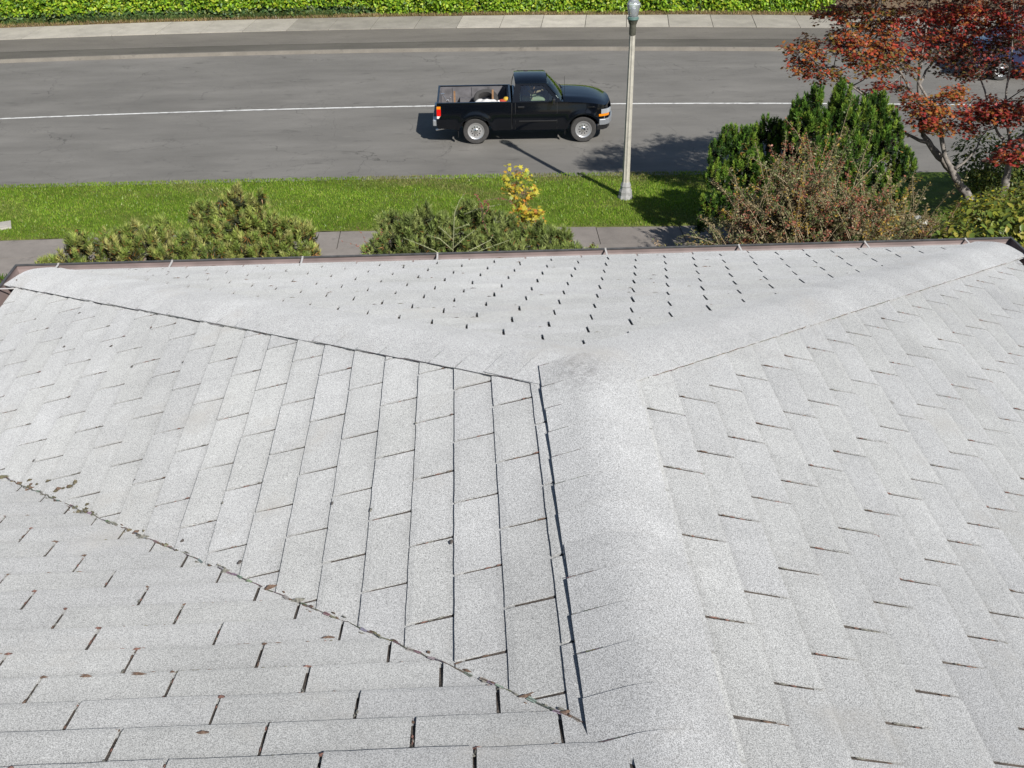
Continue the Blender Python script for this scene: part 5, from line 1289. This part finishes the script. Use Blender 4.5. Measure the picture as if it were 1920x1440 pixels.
jk = j.build('hand_winch', simple('bare_steel', (.62,.62,.63), .3, metal=.9), None, bevel=.003); tag(jk, 'silver metal lever tool standing in the rear corner of the pickup bed', 'tool'); intruck(jk, (-.72, .10, .80))
def bundle():
    root = empty('tool_bag'); tag(root, 'small red and yellow bundle beside the cab in the pickup bed', 'bag')
    MB().lathe([(.02,-.07), (.10,-.06), (.13,0), (.10,.07), (.03,.09)], 12).build('bag_body', simple('red_cloth', (.40,.05,.02), .7, bump=.4, bscale=30), root, smooth=True)
    MB().lathe([(.01,-.04), (.07,-.03), (.085,.02), (.05,.07), (.01,.08)], 12, (.09,.02,.07)).build('yellow_wrap', simple('yellow_cloth', (.50,.32,.03), .7), root, smooth=True)
    MB().lathe([(.01,-.03), (.05,-.02), (.055,.02), (.01,.05)], 12, (-.10,-.03,.03)).build('white_wrap', simple('white_cloth', (.75,.72,.68), .7), root, smooth=True); return root
intruck(bundle(), (.72, -.42, .98))
cr_ = MB(); cr_.box((.0,-.2,0), (.34,.2,.22)); bx_ = cr_.build('storage_box', M_BLACKP, None, bevel=.02); tag(bx_, 'black plastic box behind the cab in the pickup bed', 'box'); intruck(bx_, (.5, -.52, .635))
pp = MB(); pp.box((-.10,-.13,0), (.10,.13,.003)); pa = pp.build('paper', simple('white_paper', (.8,.8,.78), .7), None); tag(pa, 'white sheet of paper lying on the pickup dashboard', 'paper'); intruck(pa, (2.14, -.36, 1.10), (0,.25,.3))

# the driver
def driver():
    root = empty('person'); tag(root, 'person in a blue shirt and pale trousers at the wheel of the black pickup', 'person')
    skin = simple('skin', (.52, .30, .20), .55); shirt = simple('blue_shirt', (.03, .13, .34), .85, bump=.4, bscale=25); khaki = simple('pale_trousers', (.46, .42, .30), .9); hairm = simple('dark_hair', (.03,.02,.015), .7)
    def skinned(name, verts, edges, radii, rootv, mat, sub=2):
        me = bpy.data.meshes.new(name); me.from_pydata(verts, edges, []); me.materials.append(mat)
        o = bpy.data.objects.new(name, me); C.objects.link(o); o.parent = root
        sk_ = o.modifiers.new('skin', 'SKIN'); sk_.use_smooth_shade = True
        for i, r_ in enumerate(radii): me.skin_vertices[0].data[i].radius = (r_, r_)
        for i in range(len(verts)): me.skin_vertices[0].data[i].use_root = (i == rootv)
        su = o.modifiers.new('sub', 'SUBSURF'); su.levels = sub; su.render_levels = sub; return o
    def mk(name, verts, edges, radii, rootv, mat):
        me = bpy.data.meshes.new(name); me.from_pydata(verts, edges, []); me.materials.append(mat)
        o = bpy.data.objects.new(name, me); C.objects.link(o); o.parent = root
        o.modifiers.new('skin', 'SKIN').use_smooth_shade = True
        if not me.skin_vertices: bpy.context.view_layer.update()
        for i, r_ in enumerate(radii): me.skin_vertices[0].data[i].radius = (r_, r_)
        me.skin_vertices[0].data[rootv].use_root = True
        su = o.modifiers.new('sub', 'SUBSURF'); su.levels = 2; su.render_levels = 2; return o
    # pelvis at origin (seat), facing +x
    V = [(0,0,0), (-.03,0,.2), (-.05,0,.40), (-.03,0,.50), (.0,0,.565), (.02,0,.66),
         (-.03,.17,.42), (.14,.23,.22), (.40,.15,.27), (-.03,-.17,.42), (.14,-.23,.22), (.40,-.15,.27),
         (.02,.09,-.02), (.44,.12,.04), (.60,.12,-.30), (.02,-.09,-.02), (.44,-.14,.04), (.62,-.12,-.30)]
    E_ = [(0,1),(1,2),(2,3),(3,4),(4,5),(2,6),(6,7),(7,8),(2,9),(9,10),(10,11),(0,12),(12,13),(13,14),(0,15),(15,16),(16,17)]
    Rr = [.13,.12,.13,.055,.075,.085,.055,.042,.028,.055,.042,.028,.085,.062,.045,.085,.062,.045]
    body = mk('body', V, E_, Rr, 0, skin)
    mk('shirt', [(0,0,.0), (-.03,0,.2), (-.05,0,.40), (-.035,0,.47), (-.03,.17,.42), (.08,.215,.29), (-.03,-.17,.42), (.08,-.215,.29)], [(0,1),(1,2),(2,3),(2,4),(4,5),(2,6),(6,7)], [.15,.142,.148,.08,.07,.062,.07,.062], 0, shirt)
    mk('trousers', [(0,0,-.01), (.02,.09,-.02), (.44,.12,.04), (.58,.12,-.26), (.02,-.09,-.02), (.44,-.14,.04), (.60,-.12,-.26)], [(0,1),(1,2),(2,3),(0,4),(4,5),(5,6)], [.148,.105,.078,.062,.105,.078,.062], 0, khaki)
    h = MB(); h.lathe([(.001,.78), (.06,.765), (.092,.70), (.095,.655), (.088,.62)], 14, (-.005,0,0)); h.build('hair', hairm, root, smooth=True)
    n_ = MB(); n_.add([(.105,-.012,.60), (.105,.012,.60), (.098,0,.645), (.128,0,.605)], [(0,1,3), (1,2,3), (2,0,3)]); n_.build('nose', skin, root)
    fg = MB()
    for s in (-1, 1):
        for k, L_ in enumerate((.07, .078, .074, .060)):
            y = s*.15 - s*.03 + s*k*.018; fg.tube([(.40, y, .285), (.40+L_*.5, y, .30), (.40+L_*.75, y, .285), (.40+L_*.72, y, .262)], [.010,.009,.008,.006], 5)
        fg.tube([(.395, s*.12, .27), (.425, s*.10, .262), (.45, s*.10, .27)], [.011,.010,.007], 5)
    fg.build('fingers', skin, root, smooth=True)
    return root
intruck(driver(), (1.36, .36, .83))

# dark blue car in the far lane, mostly behind the maple
def sedan():
    hd = math.radians(-6)
    root = empty('parked_car', (17.4, 31.2, Z+.004), hd); tag(root, 'dark blue car on the far side of the road, half hidden by the red maple', 'car')
    Lh = 2.3
    prof = [(-2.25,.62), (-2.2,.90), (-1.7,.98), (-1.0,.98), (0,.97), (.9,.96), (1.7,.86), (2.15,.74), (2.28,.55)]
    def ztop(x):
        for (a, za), (b, zb) in zip(prof, prof[1:]):
            if a <= x <= b: return za + (zb-za)*(x-a)/(b-a)
        return .6
    def zlow(x):
        for xc in (-1.35, 1.38):
            if abs(x-xc) < .38: return max(.28, .32 + math.sqrt(.38**2-(x-xc)**2))
        return .26
    def hw(x, z): return .86 - .16*(abs(x)/2.28)**5 - .05*max(0, (z-.6)/.4)**2 - .03*max(0, (.5-z)/.3)
    m = MB()
    v, f = grid(lambda u, w: (-2.25+4.53*u, -hw(-2.25+4.53*u, zlow(-2.25+4.53*u)+(ztop(-2.25+4.53*u)-zlow(-2.25+4.53*u))*w), zlow(-2.25+4.53*u)+(ztop(-2.25+4.53*u)-zlow(-2.25+4.53*u))*w), 60, 6); both(m, v, f)
    v, f = grid(lambda u, w: (-2.25+4.53*u, (2*w-1)*hw(-2.25+4.53*u, ztop(-2.25+4.53*u)), ztop(-2.25+4.53*u)+.05*(1-(2*w-1)**2)), 40, 8); m.add(v, f)
    for x in (-2.25, 2.28): m.add([(x, -hw(x,.3), .26), (x, hw(x,.3), .26), (x, hw(x, ztop(x)), ztop(x)), (x, -hw(x, ztop(x)), ztop(x))], [(0,1,2,3)])
    m.build('body', M_NAVY, root, angle=35)
    def ring(z, k): return None
    top = [(-.95, .58), (.30, .58)]
    cab = MB(); v, f = grid(lambda u, w: (-.95+1.30*u, (2*w-1)*.58, 1.42+.05*(1-(2*w-1)**2)-.03*(2*u-1)**2), 8, 8); cab.add(v, f)
    for s in (-1, 1):
        cab.tube([(1.02, s*.74, .97), (.34, s*.58, 1.42)], .03, 6); cab.tube([(-1.55, s*.74, .99), (-.95, s*.58, 1.42)], .04, 6); cab.tube([(-.25, s*.79, .98), (-.25, s*.59, 1.43)], .03, 6)
    cab.build('cab', M_NAVY, root, angle=40)
    g_ = MB()
    g_.add([(1.02,-.74,.975), (1.02,.74,.975), (.36,.57,1.41), (.36,-.57,1.41)], [(0,1,2,3)]); g_.build('windscreen', M_DGLASS, root)
    MB().add([(-1.55,-.74,.985), (-1.55,.74,.985), (-.95,.57,1.41), (-.95,-.57,1.41)], [(0,1,2,3)]).build('rear_window', M_DGLASS, root)
    for s in (-1, 1): MB().add([(1.0, s*.79,.975), (-1.5, s*.79,.985), (-.93, s*.585,1.41), (.33, s*.585,1.41)], [(0,1,2,3)]).build('side_window', M_DGLASS, root)
    MB().box((-1.4,-.7,.4), (1.1,.7,.9)).build('interior', M_SEAT, root)
    for s in (-1, 1):
        wheel(root, -1.35, s*.74, .32, s, w=.2, rim=.20); wheel(root, 1.38, s*.74, .32, s, w=.2, rim=.20)
        MB().obox((2.14, s*.66, .66), (.10, 0, 0), (0, .13, 0), (0, 0, .06)).build('headlight', M_LENS, root, bevel=.02)
        MB().obox((-2.18, s*.66, .80), (.08, 0, 0), (0, .13, 0), (0, 0, .07)).build('tail_light', M_RED, root, bevel=.02)
sedan()

# ------------------------------------------------------------------ street lamp
def lamp():
    p = at(1172, 373, 21.14); root = empty('street_lamp', (3.24, 21.14, Z+.20)); tag(root, 'pale fluted street lamp with a glass acorn globe on the grass strip', 'street lamp')
    conc = simple('pale_cast_concrete', (.42, .40, .34), .8, var=.15, vscale=9, bump=.4, bscale=90)
    base = simple('weathered_cast_base', (.30, .30, .29), .8, var=.25, vscale=12, bump=.5, bscale=50)
    iron = simple('green_brown_iron', (.085, .085, .065), .55, var=.3, vscale=15)
    verd = simple('verdigris_iron', (.10, .17, .15), .5)
    b = MB(); b.lathe([(.17,0), (.175,.05), (.165,.09), (.155,.12), (.150,.20), (.125,.26), (.118,.30), (.124,.33), (.110,.37), (.088,.42)], 8)
    b.build('base', base, root, bevel=.006)
    sh = MB(); v = []; n = 8*6; H0, H1 = .40, 3.72; ks = 8
    for q in range(ks+1):
        t = q/ks; z = H0 + (H1-H0)*t; R_ = .084 - .022*t
        for i in range(n):
            a = 2*math.pi*i/n; ph = (i % 6)/6; fl = 1 - .17*math.sin(math.pi*ph)**.7
            v.append((R_*fl*math.cos(a), R_*fl*math.sin(a), z))
    f = [(q*n+i, q*n+(i+1) % n, (q+1)*n+(i+1) % n, (q+1)*n+i) for q in range(ks) for i in range(n)] + [tuple(ks*n+i for i in range(n))]
    sh.add(v, f); sh.build('post', conc, root, angle=30)
    c = MB(); c.lathe([(.066,3.70), (.072,3.72), (.072,3.90), (.078,3.93), (.095,3.99), (.112,4.02)], 20); cp = c.build('capital', iron, root, angle=40)
    fl = MB()
    for i in range(12):
        a = 2*math.pi*i/12; fl.obox((.088*math.cos(a), .088*math.sin(a), 3.96), (.006*math.cos(a), .006*math.sin(a), .003), (-.005*math.sin(a), .005*math.cos(a), 0), (.012*math.cos(a), .012*math.sin(a), .035))
    fl.build('rib', iron, cp)
    c = MB(); c.lathe([(.108,4.018), (.122,4.025), (.124,4.045), (.116,4.055), (.118,4.068), (.106,4.078), (.085,4.082)], 24); c.build('collar', verd, root, angle=40)
    m, nt, bb = newmat('prismatic_glass'); g = NT(nt)
    tr = g.n('BsdfTransparent'); tr.inputs['Color'].default_value = (.90,.95,.97,1)
    df = g.n('BsdfTranslucent'); df.inputs['Color'].default_value = (.95,.97,.98,1); gl = g.n('BsdfGlossy'); gl.inputs['Roughness'].default_value = .12
    d2 = g.n('BsdfDiffuse'); d2.inputs['Color'].default_value = (.9,.93,.95,1)
    a1 = g.n('MixShader'); a1.inputs[0].default_value = .5; g.L(df.outputs[0], a1.inputs[1]); g.L(d2.outputs[0], a1.inputs[2])
    a2 = g.n('MixShader'); a2.inputs[0].default_value = .42; g.L(tr.outputs[0], a2.inputs[1]); g.L(a1.outputs[0], a2.inputs[2])
    fr = g.n('Fresnel'); a3 = g.n('MixShader'); g.L(g.rng(fr.outputs[0], 0, 1, .08, 1), a3.inputs[0]); g.L(a2.outputs[0], a3.inputs[1]); g.L(gl.outputs[0], a3.inputs[2])
    g.L(a3.outputs[0], nt.nodes['Material Output'].inputs['Surface'])
    gm = MB(); v = []; prof = [(.094,4.082), (.104,4.12), (.120,4.20), (.134,4.28), (.140,4.32), (.136,4.345)]; n = 40
    gm.lathe([(r_, z) for r_, z in prof], n, cap=False); 
    v = [(x*(1+.018*math.cos(math.atan2(y, x)*20)), y*(1+.018*math.cos(math.atan2(y, x)*20)), z) for x, y, z in gm.v]; gm.v = v
    gl_ = gm.build('globe', m, root, smooth=True)
    d = MB(); d.lathe([(.136,4.345), (.128,4.37), (.105,4.40), (.090,4.418), (.082,4.43), (.066,4.455), (.035,4.478), (.004,4.485)], 32, cap=False); d.build('globe_dome', m, gl_, smooth=True)
    d = MB(); d.lathe([(.137,4.335), (.143,4.345), (.137,4.355)], 32, cap=False); d.lathe([(.082,4.425), (.088,4.432), (.082,4.44)], 32, cap=False); d.build('globe_band', simple('pale_band', (.55,.60,.62), .3), gl_, smooth=True)
    MB().lathe([(.03,4.085), (.032,4.14), (.055,4.18), (.055,4.26), (.02,4.30)], 16).build('bulb', simple('frosted_bulb', (.80,.80,.78), .4), root, smooth=True)
lamp()
